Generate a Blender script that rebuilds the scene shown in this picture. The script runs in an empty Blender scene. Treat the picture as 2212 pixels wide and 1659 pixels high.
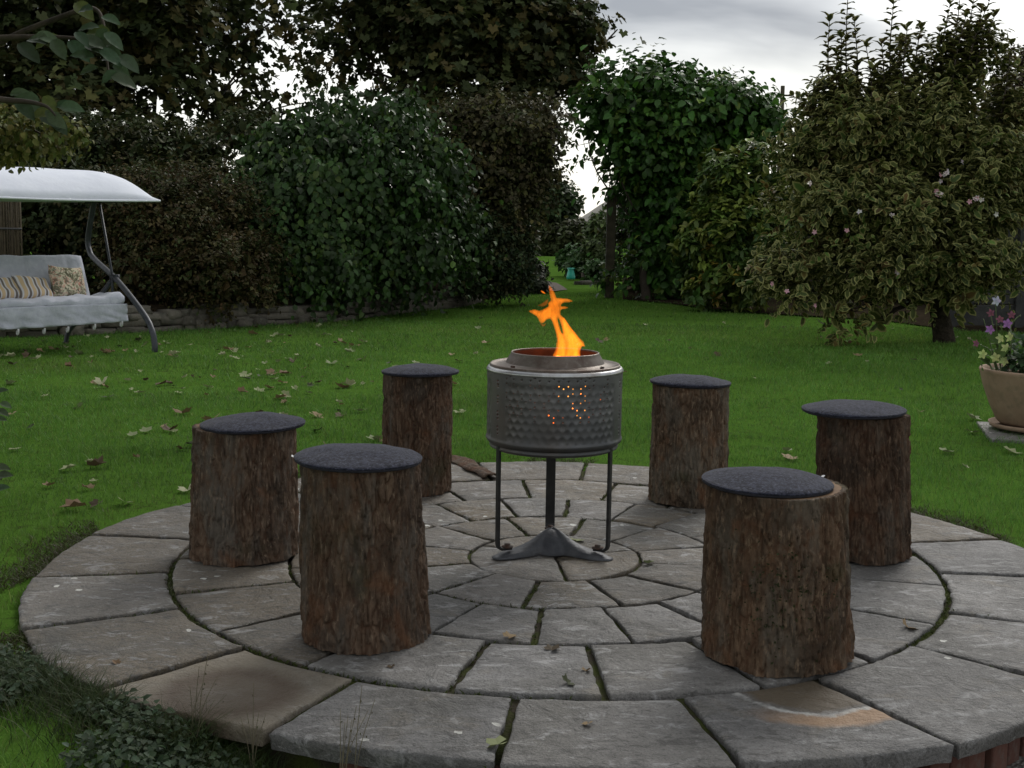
import bpy, bmesh, math, random
import numpy as np
from mathutils import Vector, Matrix

SC = bpy.context.scene
COL = SC.collection
R = math.radians
rng = np.random.default_rng(7)
random.seed(7)

# ------------------------------------------------------------------ camera
CAM_H, PITCH, ROLL, FPX = 1.3, 0.12772, 0.01412, 2631.0      # FPX for a 2212 px wide frame
cam_data = bpy.data.cameras.new('camera')
cam_data.sensor_fit = 'HORIZONTAL'
cam_data.sensor_width = 36.0
cam_data.lens = FPX / 2212.0 * 36.0
cam_data.clip_start = 0.05
cam_data.clip_end = 6000.0
cam = bpy.data.objects.new('camera', cam_data)
COL.objects.link(cam)
cam.matrix_world = Matrix.Translation((0, 0, CAM_H)) @ Matrix.Rotation(math.pi / 2 - PITCH, 4, 'X') @ Matrix.Rotation(ROLL, 4, 'Z')
SC.camera = cam

# ------------------------------------------------------------------ world: overcast sky
SUN_EL, SUN_AZ = R(38), R(25)          # azimuth measured from +Y towards +X
world = bpy.data.worlds.new('World')
SC.world = world
world.use_nodes = True
wn, wl = world.node_tree.nodes, world.node_tree.links
wn.clear()
def wnode(t, **kw):
    n = wn.new(t)
    for k, v in kw.items():
        setattr(n, k, v)
    return n
w_out = wnode('ShaderNodeOutputWorld')
w_bg = wnode('ShaderNodeBackground')
sky = wnode('ShaderNodeTexSky', sky_type='NISHITA', sun_disc=False, sun_elevation=SUN_EL, sun_rotation=SUN_AZ)
sky_s = wnode('ShaderNodeVectorMath', operation='SCALE'); sky_s.inputs[3].default_value = 0.10
wl.new(sky.outputs[0], sky_s.inputs[0])
tc = wnode('ShaderNodeTexCoord')
sep = wnode('ShaderNodeSeparateXYZ'); wl.new(tc.outputs['Generated'], sep.inputs[0])
zadd = wnode('ShaderNodeMath', operation='MAXIMUM'); wl.new(sep.outputs[2], zadd.inputs[0]); zadd.inputs[1].default_value = 0.0
zadd2 = wnode('ShaderNodeMath', operation='ADD'); wl.new(zadd.outputs[0], zadd2.inputs[0]); zadd2.inputs[1].default_value = 0.14
dx = wnode('ShaderNodeMath', operation='DIVIDE'); wl.new(sep.outputs[0], dx.inputs[0]); wl.new(zadd2.outputs[0], dx.inputs[1])
dy = wnode('ShaderNodeMath', operation='DIVIDE'); wl.new(sep.outputs[1], dy.inputs[0]); wl.new(zadd2.outputs[0], dy.inputs[1])
comb = wnode('ShaderNodeCombineXYZ'); wl.new(dx.outputs[0], comb.inputs[0]); wl.new(dy.outputs[0], comb.inputs[1])
comb.inputs[2].default_value = 3.7
cn = wnode('ShaderNodeTexNoise'); cn.inputs['Scale'].default_value = 0.85; cn.inputs['Detail'].default_value = 5.0
cn.inputs['Roughness'].default_value = 0.48; cn.inputs['Distortion'].default_value = 0.35
wl.new(comb.outputs[0], cn.inputs['Vector'])
cr = wnode('ShaderNodeValToRGB')
cr.color_ramp.elements[0].position = 0.36; cr.color_ramp.elements[0].color = (0.18, 0.185, 0.20, 1)
cr.color_ramp.elements[1].position = 0.66; cr.color_ramp.elements[1].color = (0.95, 0.945, 0.92, 1)
e = cr.color_ramp.elements.new(0.5); e.color = (0.42, 0.425, 0.43, 1)
wl.new(cn.outputs[0], cr.inputs[0])
# the cloud deck is thinner and brighter towards the horizon
hz = wnode('ShaderNodeMapRange'); edge_n = wnode('ShaderNodeMath', operation='MULTIPLY_ADD'); wl.new(cn.outputs[0], edge_n.inputs[0]); edge_n.inputs[1].default_value = -0.16; wl.new(sep.outputs[2], edge_n.inputs[2])
edge_o = wnode('ShaderNodeMath', operation='ADD'); wl.new(edge_n.outputs[0], edge_o.inputs[0]); edge_o.inputs[1].default_value = 0.08
wl.new(edge_o.outputs[0], hz.inputs[0])
hz.inputs[1].default_value = 0.085; hz.inputs[2].default_value = 0.175; hz.inputs[3].default_value = 1.0; hz.inputs[4].default_value = 0.0
hz.interpolation_type = 'SMOOTHSTEP'
mixh = wnode('ShaderNodeMix', data_type='RGBA'); wl.new(hz.outputs[0], mixh.inputs[0]); wl.new(cr.outputs[0], mixh.inputs[6])
mixh.inputs[7].default_value = (0.74, 0.73, 0.685, 1)
mixs = wnode('ShaderNodeMix', data_type='RGBA'); mixs.inputs[0].default_value = 0.88
wl.new(sky_s.outputs[0], mixs.inputs[6]); wl.new(mixh.outputs[2], mixs.inputs[7])
wl.new(mixs.outputs[2], w_bg.inputs[0]); w_bg.inputs[1].default_value = 1.0
wl.new(w_bg.outputs[0], w_out.inputs[0])

sun_d = bpy.data.lights.new('sun', 'SUN')
sun_d.energy = 1.0; sun_d.angle = R(22); sun_d.color = (1.0, 0.96, 0.9)
sun = bpy.data.objects.new('sun', sun_d); COL.objects.link(sun)
sdir = Vector((math.sin(SUN_AZ) * math.cos(SUN_EL), math.cos(SUN_AZ) * math.cos(SUN_EL), math.sin(SUN_EL)))
sun.rotation_euler = sdir.to_track_quat('Z', 'Y').to_euler()

SC.view_settings.view_transform = 'Standard'
SC.view_settings.look = 'None'
SC.view_settings.exposure = 0.72
SC.view_settings.gamma = 1.0
SC.view_settings.use_curve_mapping = False
SC.cycles.transparent_max_bounces = 24

# ------------------------------------------------------------------ where things stand
def ray(px, py):
    X = (px - 1106) / FPX; Y = -(py - 829.5) / FPX
    c, s = math.cos(ROLL), math.sin(ROLL)
    X, Y = c * X - s * Y, s * X + c * Y
    return np.array([X, math.cos(PITCH) + Y * math.sin(PITCH), -math.sin(PITCH) + Y * math.cos(PITCH)])
def gr(px, py, z=0.0):
    d = ray(px, py); t = (z - CAM_H) / d[2]
    return d * t + np.array([0, 0, CAM_H])
def at(px, py, y):
    d = ray(px, py); return d * (y / d[1]) + np.array([0, 0, CAM_H])

# ------------------------------------------------------------------ helpers
def h3(i, j, k):
    n = (i.astype(np.int64) * 374761393 + j.astype(np.int64) * 668265263 + k.astype(np.int64) * 1274126177) & 0xffffffff
    n = ((n ^ (n >> 13)) * 1274126177) & 0xffffffff
    n = n ^ (n >> 16)
    return (n & 0xffff) / 32767.5 - 1.0
def vnoise(x, y, z):
    x, y, z = np.broadcast_arrays(np.asarray(x, float), np.asarray(y, float), np.asarray(z, float))
    i, j, k = np.floor(x), np.floor(y), np.floor(z)
    u, v, w = x - i, y - j, z - k
    u = u * u * (3 - 2 * u); v = v * v * (3 - 2 * v); w = w * w * (3 - 2 * w)
    def c(a, b, d): return h3(i + a, j + b, k + d)
    x00 = c(0,0,0) * (1-u) + c(1,0,0) * u; x10 = c(0,1,0) * (1-u) + c(1,1,0) * u
    x01 = c(0,0,1) * (1-u) + c(1,0,1) * u; x11 = c(0,1,1) * (1-u) + c(1,1,1) * u
    return (x00 * (1-v) + x10 * v) * (1-w) + (x01 * (1-v) + x11 * v) * w
def fbm(x, y, z, o=4, g=0.5):
    s = 0; a = 1; t = 0
    for q in range(o):
        s = s + a * vnoise(x * 2**q + 17.3 * q, y * 2**q, z * 2**q); t += a; a *= g
    return s / t
def sstep(a, b, x):
    t = np.clip((np.asarray(x, float) - a) / (b - a), 0, 1); return t * t * (3 - 2 * t)
def norm(a):
    a = np.asarray(a, float)
    return a / np.maximum(np.linalg.norm(a, axis=-1, keepdims=True), 1e-9)

def tag(o, label=None, cat=None, group=None, kind=None):
    if label: o['label'] = label
    if cat: o['category'] = cat
    if group: o['group'] = group
    if kind: o['kind'] = kind
    return o
def empty(name, loc=(0, 0, 0), label=None, cat=None, group=None, rz=0.0):
    o = bpy.data.objects.new(name, None); COL.objects.link(o)
    o.location = loc; o.rotation_euler = (0, 0, rz); o.empty_display_size = 0.1
    return tag(o, label, cat, group)
def link_mesh(name, me, mat=None, parent=None, smooth=True):
    if mat is not None:
        for m in (mat if isinstance(mat, (list, tuple)) else [mat]): me.materials.append(m)
    if smooth and len(me.polygons):
        me.polygons.foreach_set('use_smooth', np.ones(len(me.polygons), bool))
    o = bpy.data.objects.new(name, me); COL.objects.link(o)
    if parent is not None:
        o.parent = parent
        # meshes are built in world space: take the thing's own place out again
        o.matrix_parent_inverse = world_of(parent).inverted()
    return o
def world_of(o):
    m = Matrix.LocRotScale(o.location, o.rotation_euler, o.scale)
    return world_of(o.parent) @ o.matrix_parent_inverse @ m if o.parent else m
def obj(name, v, f, mat=None, parent=None, smooth=True):
    me = bpy.data.meshes.new(name)
    me.from_pydata([tuple(map(float, p)) for p in v], [], [tuple(map(int, q)) for q in f])
    me.validate(); me.update()
    return link_mesh(name, me, mat, parent, smooth)
def fast_mesh(name, V, faces_flat, sizes):
    me = bpy.data.meshes.new(name)
    me.vertices.add(len(V)); me.vertices.foreach_set('co', np.asarray(V, np.float32).ravel())
    me.loops.add(len(faces_flat)); me.loops.foreach_set('vertex_index', np.asarray(faces_flat, np.int32))
    me.polygons.add(len(sizes))
    st = np.concatenate([[0], np.cumsum(sizes)[:-1]]).astype(np.int32)
    me.polygons.foreach_set('loop_start', st)
    me.update(calc_edges=True)
    return me
class MB:
    """collects shapes that belong to one part"""
    def __init__(s): s.v = []; s.f = []
    def add(s, v, f):
        o = len(s.v); s.v += [tuple(map(float, p)) for p in v]; s.f += [tuple(i + o for i in q) for q in f]; return s
    def box(s, c, size, rot=None):
        c = np.array(c, float); h = np.array(size, float) / 2
        v = np.array([[x, y, z] for x in (-1, 1) for y in (-1, 1) for z in (-1, 1)]) * h
        if rot is not None: v = v @ np.array(rot).T
        return s.add(v + c, [(0,1,3,2),(4,6,7,5),(0,4,5,1),(2,3,7,6),(0,2,6,4),(1,5,7,3)])
    def tube(s, pts, rad, n=8, cap=True, smooth=0):
        pts = np.array(pts, float)
        rad = np.full(len(pts), rad, float) if np.isscalar(rad) else np.array(rad, float)
        if smooth: pts, rad = catmull(pts, rad, smooth)
        T = norm(np.gradient(pts, axis=0)); up = np.array([0.13, 0.21, 0.97])
        if abs(T[0] @ up) > .92: up = np.array([0.95, 0.2, 0.1])
        a = norm(np.cross(T[0], up)); v = []
        for i in range(len(pts)):
            a = norm(a - T[i] * (a @ T[i])); b = np.cross(T[i], a)
            for k in range(n):
                t = 2 * math.pi * k / n; v.append(pts[i] + rad[i] * (math.cos(t) * a + math.sin(t) * b))
        f = [(i*n+k, i*n+(k+1) % n, (i+1)*n+(k+1) % n, (i+1)*n+k) for i in range(len(pts)-1) for k in range(n)]
        if cap:
            f.append(tuple(range(n-1, -1, -1))); f.append(tuple((len(pts)-1)*n + k for k in range(n)))
        return s.add(v, f)
    def lathe(s, prof, c=(0, 0, 0), n=32, closed=False):
        v = []; f = []; m = len(prof)
        for r, z in prof:
            for k in range(n):
                t = 2 * math.pi * k / n; v.append((c[0] + r * math.cos(t), c[1] + r * math.sin(t), c[2] + z))
        for i in range(m if closed else m - 1):
            j = (i + 1) % m
            for k in range(n): f.append((i*n+k, i*n+(k+1) % n, j*n+(k+1) % n, j*n+k))
        return s.add(v, f)
    def build(s, name, mat, parent=None, smooth=True): return obj(name, s.v, s.f, mat, parent, smooth)
def catmull(p, r, k):
    P = np.vstack([2*p[0]-p[1], p, 2*p[-1]-p[-2]]); Q = np.concatenate([[r[0]], r, [r[-1]]])
    out = []; ro = []
    for i in range(1, len(P)-2):
        for t in np.linspace(0, 1, k, endpoint=False):
            a, b, c, d = P[i-1], P[i], P[i+1], P[i+2]
            out.append(.5*((2*b)+(-a+c)*t+(2*a-5*b+4*c-d)*t*t+(-a+3*b-3*c+d)*t**3)); ro.append(Q[i]*(1-t)+Q[i+1]*t)
    out.append(p[-1]); ro.append(r[-1]); return np.array(out), np.array(ro)
def bevel(o, w=0.004, seg=2, ang=30):
    m = o.modifiers.new('bevel', 'BEVEL'); m.width = w; m.segments = seg; m.limit_method = 'ANGLE'; m.angle_limit = R(ang); return o

# ------------------------------------------------------------------ materials
class NT:
    def __init__(s, name):
        s.m = bpy.data.materials.new(name); s.m.use_nodes = True
        s.n, s.l = s.m.node_tree.nodes, s.m.node_tree.links
        s.b = s.n['Principled BSDF']; s.out = s.n['Material Output']
        s.tc = s.n.new('ShaderNodeTexCoord')
    def node(s, t, ins=None, **kw):
        n = s.n.new(t)
        for k, v in kw.items(): setattr(n, k, v)
        for k, v in (ins or {}).items(): s.put(n.inputs[k], v)
        return n
    def put(s, sock, v):
        if hasattr(v, 'is_linked') or isinstance(v, bpy.types.NodeSocket): s.l.new(v, sock)
        else: sock.default_value = v
    def map(s, scale=(1,1,1), vec=None, loc=None):
        n = s.node('ShaderNodeMapping'); s.l.new(vec or s.tc.outputs['Object'], n.inputs[0]); n.inputs['Scale'].default_value = scale
        if loc is not None: s.put(n.inputs['Location'], loc)
        return n.outputs[0]
    def noise(s, scale, detail=4, rough=.55, vec=None, dist=0):
        n = s.node('ShaderNodeTexNoise', {'Scale': scale, 'Detail': detail, 'Roughness': rough, 'Distortion': dist})
        s.l.new(vec or s.tc.outputs['Object'], n.inputs['Vector']); return n.outputs[0]
    def voro(s, scale, vec=None, feature='F1'):
        n = s.node('ShaderNodeTexVoronoi', {'Scale': scale}, feature=feature)
        s.l.new(vec or s.tc.outputs['Object'], n.inputs['Vector']); return n.outputs[0]
    def ramp(s, fac, stops):
        n = s.node('ShaderNodeValToRGB'); s.l.new(fac, n.inputs[0]); el = n.color_ramp.elements
        while len(el) < len(stops): el.new(.5)
        for e_, (p, c) in zip(el, stops):
            e_.position = p; e_.color = (c, c, c, 1) if np.isscalar(c) else (*c, 1)
        return n.outputs[0]
    def mix(s, fac, a, b, blend='MIX'):
        n = s.node('ShaderNodeMix', data_type='RGBA', blend_type=blend)
        s.put(n.inputs[0], fac)
        for i, q in ((6, a), (7, b)):
            s.put(n.inputs[i], q if isinstance(q, bpy.types.NodeSocket) else ((*q, 1) if len(q) == 3 else q))
        return n.outputs[2]
    def math(s, op, a, b=0.0, c=None):
        n = s.node('ShaderNodeMath', operation=op); s.put(n.inputs[0], a); s.put(n.inputs[1], b)
        if c is not None: s.put(n.inputs[2], c)
        return n.outputs[0]
    def bump(s, h, strength=.3, dist=.01):
        n = s.node('ShaderNodeBump', {'Strength': strength, 'Distance': dist}); s.l.new(h, n.inputs['Height'])
        s.l.new(n.outputs[0], s.b.inputs['Normal'])
    def set(s, color=None, rough=None, metal=None, spec=None):
        for k, v in (('Base Color', color), ('Roughness', rough), ('Metallic', metal), ('Specular IOR Level', spec)):
            if v is None: continue
            s.put(s.b.inputs[k], (*v, 1) if isinstance(v, tuple) and len(v) == 3 else v)
        return s.m
def simple(name, c1, c2, scale=8, rough=.6, bump=.2, bs=40, metal=0, spec=.4, bd=.004):
    t = NT(name)
    col = t.mix(t.ramp(t.noise(scale, 5), [(.35, 0.), (.65, 1.)]), c1, c2)
    if bump: t.bump(t.noise(bs, 5), bump, bd)
    return t.set(col, rough, metal, spec)

def leaf_mat(name, rough=.5, spec=.35, trans=.22, margin=None):
    t = NT(name)
    a = t.node('ShaderNodeAttribute', attribute_name='Col')
    col = a.outputs['Color']
    if margin is not None:
        col = t.mix(t.ramp(a.outputs['Alpha'], [(.55, 0.), (.78, 1.)]), col, margin)
    col = t.mix(t.math('MULTIPLY', t.ramp(t.noise(90, 2), [(.3, 0.), (.7, 1.)]), .35), col, (.03, .03, .012))
    t.set(col, rough, 0, spec)
    tr = t.node('ShaderNodeBsdfTranslucent'); t.l.new(col, tr.inputs[0])
    mx = t.node('ShaderNodeMixShader'); mx.inputs[0].default_value = trans
    t.l.new(t.b.outputs[0], mx.inputs[1]); t.l.new(tr.outputs[0], mx.inputs[2]); t.l.new(mx.outputs[0], t.out.inputs[0])
    return t.m

M = {}
M['leaf'] = leaf_mat('leaf', rough=.6, spec=.14)
M['leaf_gloss'] = leaf_mat('leaf_gloss', rough=.46, spec=.22, trans=.2)
M['leaf_var'] = leaf_mat('leaf_variegated', rough=.6, spec=.14, trans=.18, margin=(.25, .25, .09))
M['leaf_tree'] = leaf_mat('leaf_tree', rough=.6, spec=.12, trans=.14)
M['grass'] = leaf_mat('grass_blade', rough=.55, spec=.25, trans=.3)
M['twig'] = simple('twig_bark', (.035, .028, .02), (.07, .055, .04), 20, .85)
M['trunk'] = simple('trunk_bark', (.022, .019, .014), (.055, .044, .033), 14, .95, 1.0, 45, spec=.1, bd=.03)

t = NT('lawn_soil')
n1 = t.ramp(t.noise(1.2, 6), [(.3, 0.), (.7, 1.)])
c = t.mix(n1, (.050, .108, .016), (.068, .138, .022))
c = t.mix(t.ramp(t.noise(14, 4), [(.55, 0.), (.8, 1.)]), c, (.03, .035, .014))
t.bump(t.noise(60, 5), .6, .02); M['lawn'] = t.set(c, .95, 0, .0)

t = NT('joint_soil')
c = t.mix(t.ramp(t.noise(9, 5), [(.42, 0.), (.58, 1.)]), (.040, .034, .024), (.048, .058, .016))
t.bump(t.noise(120, 4), .7, .01); M['joint'] = t.set(c, .95, 0, .1)

def slab_mat(name, stain=None, tan=.45):
    t = NT(name)
    oi = t.node('ShaderNodeObjectInfo')
    off = t.node('ShaderNodeVectorMath', operation='SCALE'); off.inputs[0].default_value = (37., 53., 11.)
    t.l.new(oi.outputs['Random'], off.inputs[3])
    geo = t.node('ShaderNodeNewGeometry')
    add = t.node('ShaderNodeVectorMath', operation='ADD'); t.l.new(geo.outputs['Position'], add.inputs[0]); t.l.new(off.outputs[0], add.inputs[1])
    v = add.outputs[0]
    base = t.mix(t.ramp(t.noise(3.2, 8, .68, v), [(.35, 0.), (.65, 1.)]), (.086, .089, .096), (.245, .245, .248))
    base = t.mix(t.math('MULTIPLY', t.ramp(oi.outputs['Random'], [(.1, .45), (.8, 1.)]), tan), base, (.132, .103, .064) if tan > .6 else (.150, .134, .108))
    base = t.mix(t.ramp(t.noise(2.1, 5, .6, v, .6), [(.46, 0.), (.64, .8)]), base, (.085, .082, .072))
    base = t.mix(t.ramp(t.noise(4.7, 6, .65, v, .8), [(.56, 0.), (.74, .6)]), base, (.20, .165, .11))
    base = t.mix(t.ramp(t.noise(120, 4, .7, v), [(.48, 0.), (.66, .7)]), base, (.06, .058, .055))
    base = t.mix(t.ramp(t.noise(9, 7, .72, t.map((1, 1.9, 1), v), .7), [(.55, 0.), (.62, .75)]), base, (.30, .30, .297))
    base = t.mix(t.ramp(t.noise(55, 4, .7, v), [(.60, 0.), (.70, .6)]), base, (.33, .33, .32))
    base = t.mix(t.ramp(t.noise(17, 8, .75, t.map((1, 1.7, 1), v), .5), [(.53, 0.), (.61, .75)]), base, (.052, .050, .046))
    # lichen spots and bird droppings
    vw = t.node('ShaderNodeVectorMath', operation='ADD'); t.l.new(v, vw.inputs[0])
    ns = t.node('ShaderNodeTexNoise', {'Scale': 30.}); t.l.new(v, ns.inputs['Vector'])
    sc = t.node('ShaderNodeVectorMath', operation='SCALE'); t.l.new(ns.outputs['Color'], sc.inputs[0]); sc.inputs[3].default_value = .03
    t.l.new(sc.outputs[0], vw.inputs[1])
    spots = t.math('MULTIPLY', t.math('LESS_THAN', t.voro(6.5, vw.outputs[0]), .075), t.ramp(t.noise(2.3, 2, .5, v), [(.5, 0.), (.56, 1.)]))
    base = t.mix(spots, base, (.55, .55, .51))
    hs = t.node('ShaderNodeHueSaturation'); t.l.new(base, hs.inputs['Color']); t.l.new(t.math('MULTIPLY_ADD', t.math('FRACT', t.math('MULTIPLY', oi.outputs['Random'], 7.31)), .40, .70), hs.inputs['Value']); base = hs.outputs[0]
    if stain:
        sepp = t.node('ShaderNodeSeparateXYZ'); t.l.new(geo.outputs['Position'], sepp.inputs[0])
        wob = t.math('MULTIPLY', t.math('SUBTRACT', t.noise(11, 5, .65, geo.outputs['Position']), .5), .34)
        ex = t.math('DIVIDE', t.math('SUBTRACT', sepp.outputs[0], stain[0]), stain[2])
        ey = t.math('DIVIDE', t.math('SUBTRACT', sepp.outputs[1], stain[1]), stain[2])
        d = t.math('SQRT', t.math('ADD', t.math('MULTIPLY', ex, ex), t.math('MULTIPLY', ey, ey)))
        d = t.math('MULTIPLY', t.math('ADD', d, wob), .5)
        if stain[3] == 'ring':
            base = t.mix(t.ramp(t.noise(3, 4, .6, v), [(.3, .45), (.7, .85)]), base, (.180, .148, .098))
            base = t.mix(t.ramp(d, [(.0, .45), (.25, .6), (.38, .92), (.45, .7), (.58, 0.)]), base, (.072, .046, .026))
        else:
            lop = t.ramp(t.math('ADD', t.math('MULTIPLY', ex, .35), t.math('MULTIPLY', ey, -.5)), [(.1, 0.), (.6, 1.)])
            base = t.mix(t.math('MULTIPLY', lop, t.ramp(d, [(.48, 0.), (.53, .9), (.66, .85), (.74, 0.)])), base, (.30, .185, .10))
            base = t.mix(t.ramp(d, [(.0, .9), (.40, .85), (.49, 0.)]), base, (.085, .062, .034))
            base = t.mix(t.math('MULTIPLY', t.ramp(d, [(.465, 0.), (.49, .85), (.51, .85), (.535, 0.)]), t.ramp(t.noise(20, 3, .5, v), [(.35, .2), (.6, 1.)])), base, (.42, .42, .40))
    hgt = t.math('ADD', t.math('MULTIPLY', t.noise(7, 6, .6, v, 1.0), .9), t.math('ADD', t.math('MULTIPLY', t.noise(160, 3, .6, v), .16), t.math('MULTIPLY', t.noise(30, 6, .7, v, .6), .4)))
    t.bump(hgt, 1.0, .026)
    ro = t.ramp(t.noise(5, 4, .6, v), [(.3, .5), (.7, .72)])
    return t.set(base, ro, 0, .45)
M['slab'] = slab_mat('riven_slab')
M['slab_tan'] = slab_mat('riven_slab_tan', None, .95)
M['slab_ring'] = slab_mat('riven_slab_stained', (-.779, 3.27, .20, 'ring'))
M['slab_arc'] = slab_mat('riven_slab_log_stain', (.85, 3.375, .21, 'arc'))

t = NT('brick'); oi = t.node('ShaderNodeObjectInfo')
c = t.mix(oi.outputs['Random'], (.075, .034, .026), (.12, .058, .044))
c = t.mix(t.ramp(t.noise(30, 5), [(.5, 0.), (.75, .8)]), c, (.11, .095, .082))
t.bump(t.noise(90, 5), .5, .006); M['brick'] = t.set(c, .85, 0, .25)
t = NT('gravel'); c = t.mix(t.ramp(t.voro(70), [(.1, 0.), (.6, 1.)]), (.2, .19, .17), (.09, .085, .075))
t.bump(t.voro(70), .8, .02); M['gravel'] = t.set(c, .85, 0, .3)

t = NT('log_bark'); oi = t.node('ShaderNodeObjectInfo')
off = t.node('ShaderNodeVectorMath', operation='SCALE'); off.inputs[0].default_value = (13., 7., 19.); t.l.new(oi.outputs['Random'], off.inputs[3])
add = t.node('ShaderNodeVectorMath', operation='ADD'); t.l.new(t.tc.outputs['Object'], add.inputs[0]); t.l.new(off.outputs[0], add.inputs[1])
v1 = t.map((1, 1, .3), add.outputs[0]); v = add.outputs[0]
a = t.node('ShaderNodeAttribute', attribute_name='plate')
c = t.mix(t.ramp(t.noise(30, 5, .65, v1), [(.35, 0.), (.65, 1.)]), (.066, .044, .031), (.185, .125, .085))
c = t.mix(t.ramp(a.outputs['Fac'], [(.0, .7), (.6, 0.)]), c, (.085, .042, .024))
c = t.mix(t.ramp(t.noise(11, 5, .65, v1), [(.48, 0.), (.62, .8)]), c, (.14, .125, .105))
c = t.mix(t.ramp(t.noise(4.5, 5, .65, v, .5), [(.50, 0.), (.66, .8)]), c, (.048, .036, .027))
c = t.mix(t.ramp(t.noise(75, 4, .65, v1), [(.55, 0.), (.68, .75)]), c, (.26, .195, .14))
c = t.mix(t.ramp(t.noise(6.5, 5, .6, v, .5), [(.58, 0.), (.68, .55)]), c, (.16, .075, .038))
c = t.mix(t.ramp(t.noise(3.1, 5, .6, v, .3), [(.60, 0.), (.70, .5)]), c, (.045, .05, .02))
c = t.mix(1.0, c, oi.outputs['Color'], 'MULTIPLY')
t.bump(t.noise(70, 6, .7, t.map((1, 1, .35))), 1.0, .02); M['bark'] = t.set(c, .88, 0, .2)
t = NT('cut_wood'); c = t.mix(t.ramp(t.noise(14, 5), [(.3, 0.), (.7, 1.)]), (.20, .115, .055), (.11, .065, .035))
t.bump(t.noise(80, 4), .3, .004); M['cutwood'] = t.set(c, .8, 0, .25)
t = NT('felt')
c = t.mix(t.ramp(t.noise(70, 4, .75), [(.43, 0.), (.57, 1.)]), (.007, .008, .015), (.030, .033, .052))
c = t.mix(t.ramp(t.noise(130, 3, .65), [(.56, 0.), (.66, .8)]), c, (.072, .076, .105))
t.bump(t.noise(260, 3), .5, .003); M['felt'] = t.set(c, .95, 0, .15)
t.put(t.b.inputs['Sheen Weight'], .08)
M['felt_edge'] = simple('felt_edge', (.010, .010, .014), (.022, .022, .03), 60, .95, .3, 200)
M['white_tag'] = simple('white_tag', (.7, .7, .7), (.6, .6, .6), 30, .7, 0)

t = NT('drum_steel')
n1 = t.ramp(t.noise(5, 6, .6, None, .5), [(.35, 0.), (.7, 1.)])
c = t.mix(n1, (.075, .078, .082), (.14, .142, .145))
c = t.mix(t.ramp(t.noise(28, 5), [(.52, 0.), (.75, .5)]), c, (.085, .08, .075))
c = t.mix(t.ramp(t.noise(2.5, 4, .6, t.map((1, 1, .4))), [(.55, 0.), (.75, .35)]), c, (.15, .11, .08))
t.bump(t.noise(120, 3), .12, .002)
M['drum'] = t.set(c, t.ramp(t.noise(9, 4), [(.3, .42), (.7, .6)]), .75, .4)
t = NT('bright_steel')
c = t.mix(t.ramp(t.noise(18, 5, .6, t.map((1, 1, .3))), [(.4, 0.), (.7, .8)]), (.42, .43, .44), (.24, .22, .20))
M['steel'] = t.set(c, .36, .9, .5)
t = NT('heat_tinted_steel')
c = t.mix(t.ramp(t.noise(9, 5, .65), [(.4, 0.), (.62, 1.)]), (.15, .13, .11), (.085, .06, .048))
c = t.mix(t.ramp(t.noise(22, 5, .65), [(.55, 0.), (.7, .7)]), c, (.21, .19, .17))
t.bump(t.noise(60, 4), .2, .003); M['heat'] = t.set(c, .5, .75, .4)
t = NT('rusty_inner'); c = t.mix(t.ramp(t.noise(12, 5), [(.35, 0.), (.7, 1.)]), (.14, .055, .03), (.06, .03, .022))
M['rust'] = t.set(c, .75, .3, .3)
M['black_iron'] = simple('black_iron', (.012, .012, .013), (.03, .029, .028), 25, .5, .25, 80, .3)
M['cast'] = simple('cast_metal', (.045, .048, .055), (.085, .088, .095), 18, .55, .5, 60, .4, bd=.006)
M['rust_bolt'] = simple('rusty_bolt', (.07, .035, .022), (.05, .045, .04), 40, .8, .4, 90, .3)
M['hole'] = simple('dark_hole', (.004, .004, .004), (.006, .006, .006), 10, .9, 0)

def flame_mat(name, col, k, dens=False):
    t = NT(name)
    v = t.map((38, 38, 6))
    st = t.ramp(t.noise(1., 3, .55, v, .9), [(.32, .45), (.5, .85), (.66, 1.2)])
    em = t.node('ShaderNodeEmission'); em.inputs[0].default_value = (*col, 1)
    if dens: st = t.math('MULTIPLY', st, t.node('ShaderNodeAttribute', attribute_name='gas').outputs['Fac'])
    t.l.new(t.math('MULTIPLY', st, k), em.inputs[1])
    tr = t.node('ShaderNodeBsdfTransparent'); tr.inputs[0].default_value = (.92, .92, .92, 1)
    ad = t.node('ShaderNodeAddShader'); t.l.new(em.outputs[0], ad.inputs[0]); t.l.new(tr.outputs[0], ad.inputs[1])
    t.l.new(ad.outputs[0], t.out.inputs[0]); return t.m
M['flame'] = flame_mat('flame', (1.0, .20, .011), .42)
M['flame_sheet'] = flame_mat('flame_sheet', (1.0, .205, .010), .40, True)
M['flame_faint'] = flame_mat('flame_faint', (1.0, .15, .010), .08, True)
M['flame_core'] = flame_mat('flame_core', (1.0, .36, .06), .6)
M['flame_thin'] = flame_mat('flame_thin', (1.0, .13, .008), .12)
M['flame_red'] = flame_mat('flame_red', (1.0, .14, .010), .34)
t = NT('embers'); em = t.node('ShaderNodeEmission')
cc = t.ramp(t.noise(22, 4), [(.5, (.012, .004, .002)), (.64, (.9, .13, .012)), (.8, (1., .4, .05))])
t.l.new(cc, em.inputs[0]); em.inputs[1].default_value = 4.0; t.l.new(em.outputs[0], t.out.inputs[0]); M['ember'] = t.m

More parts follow.
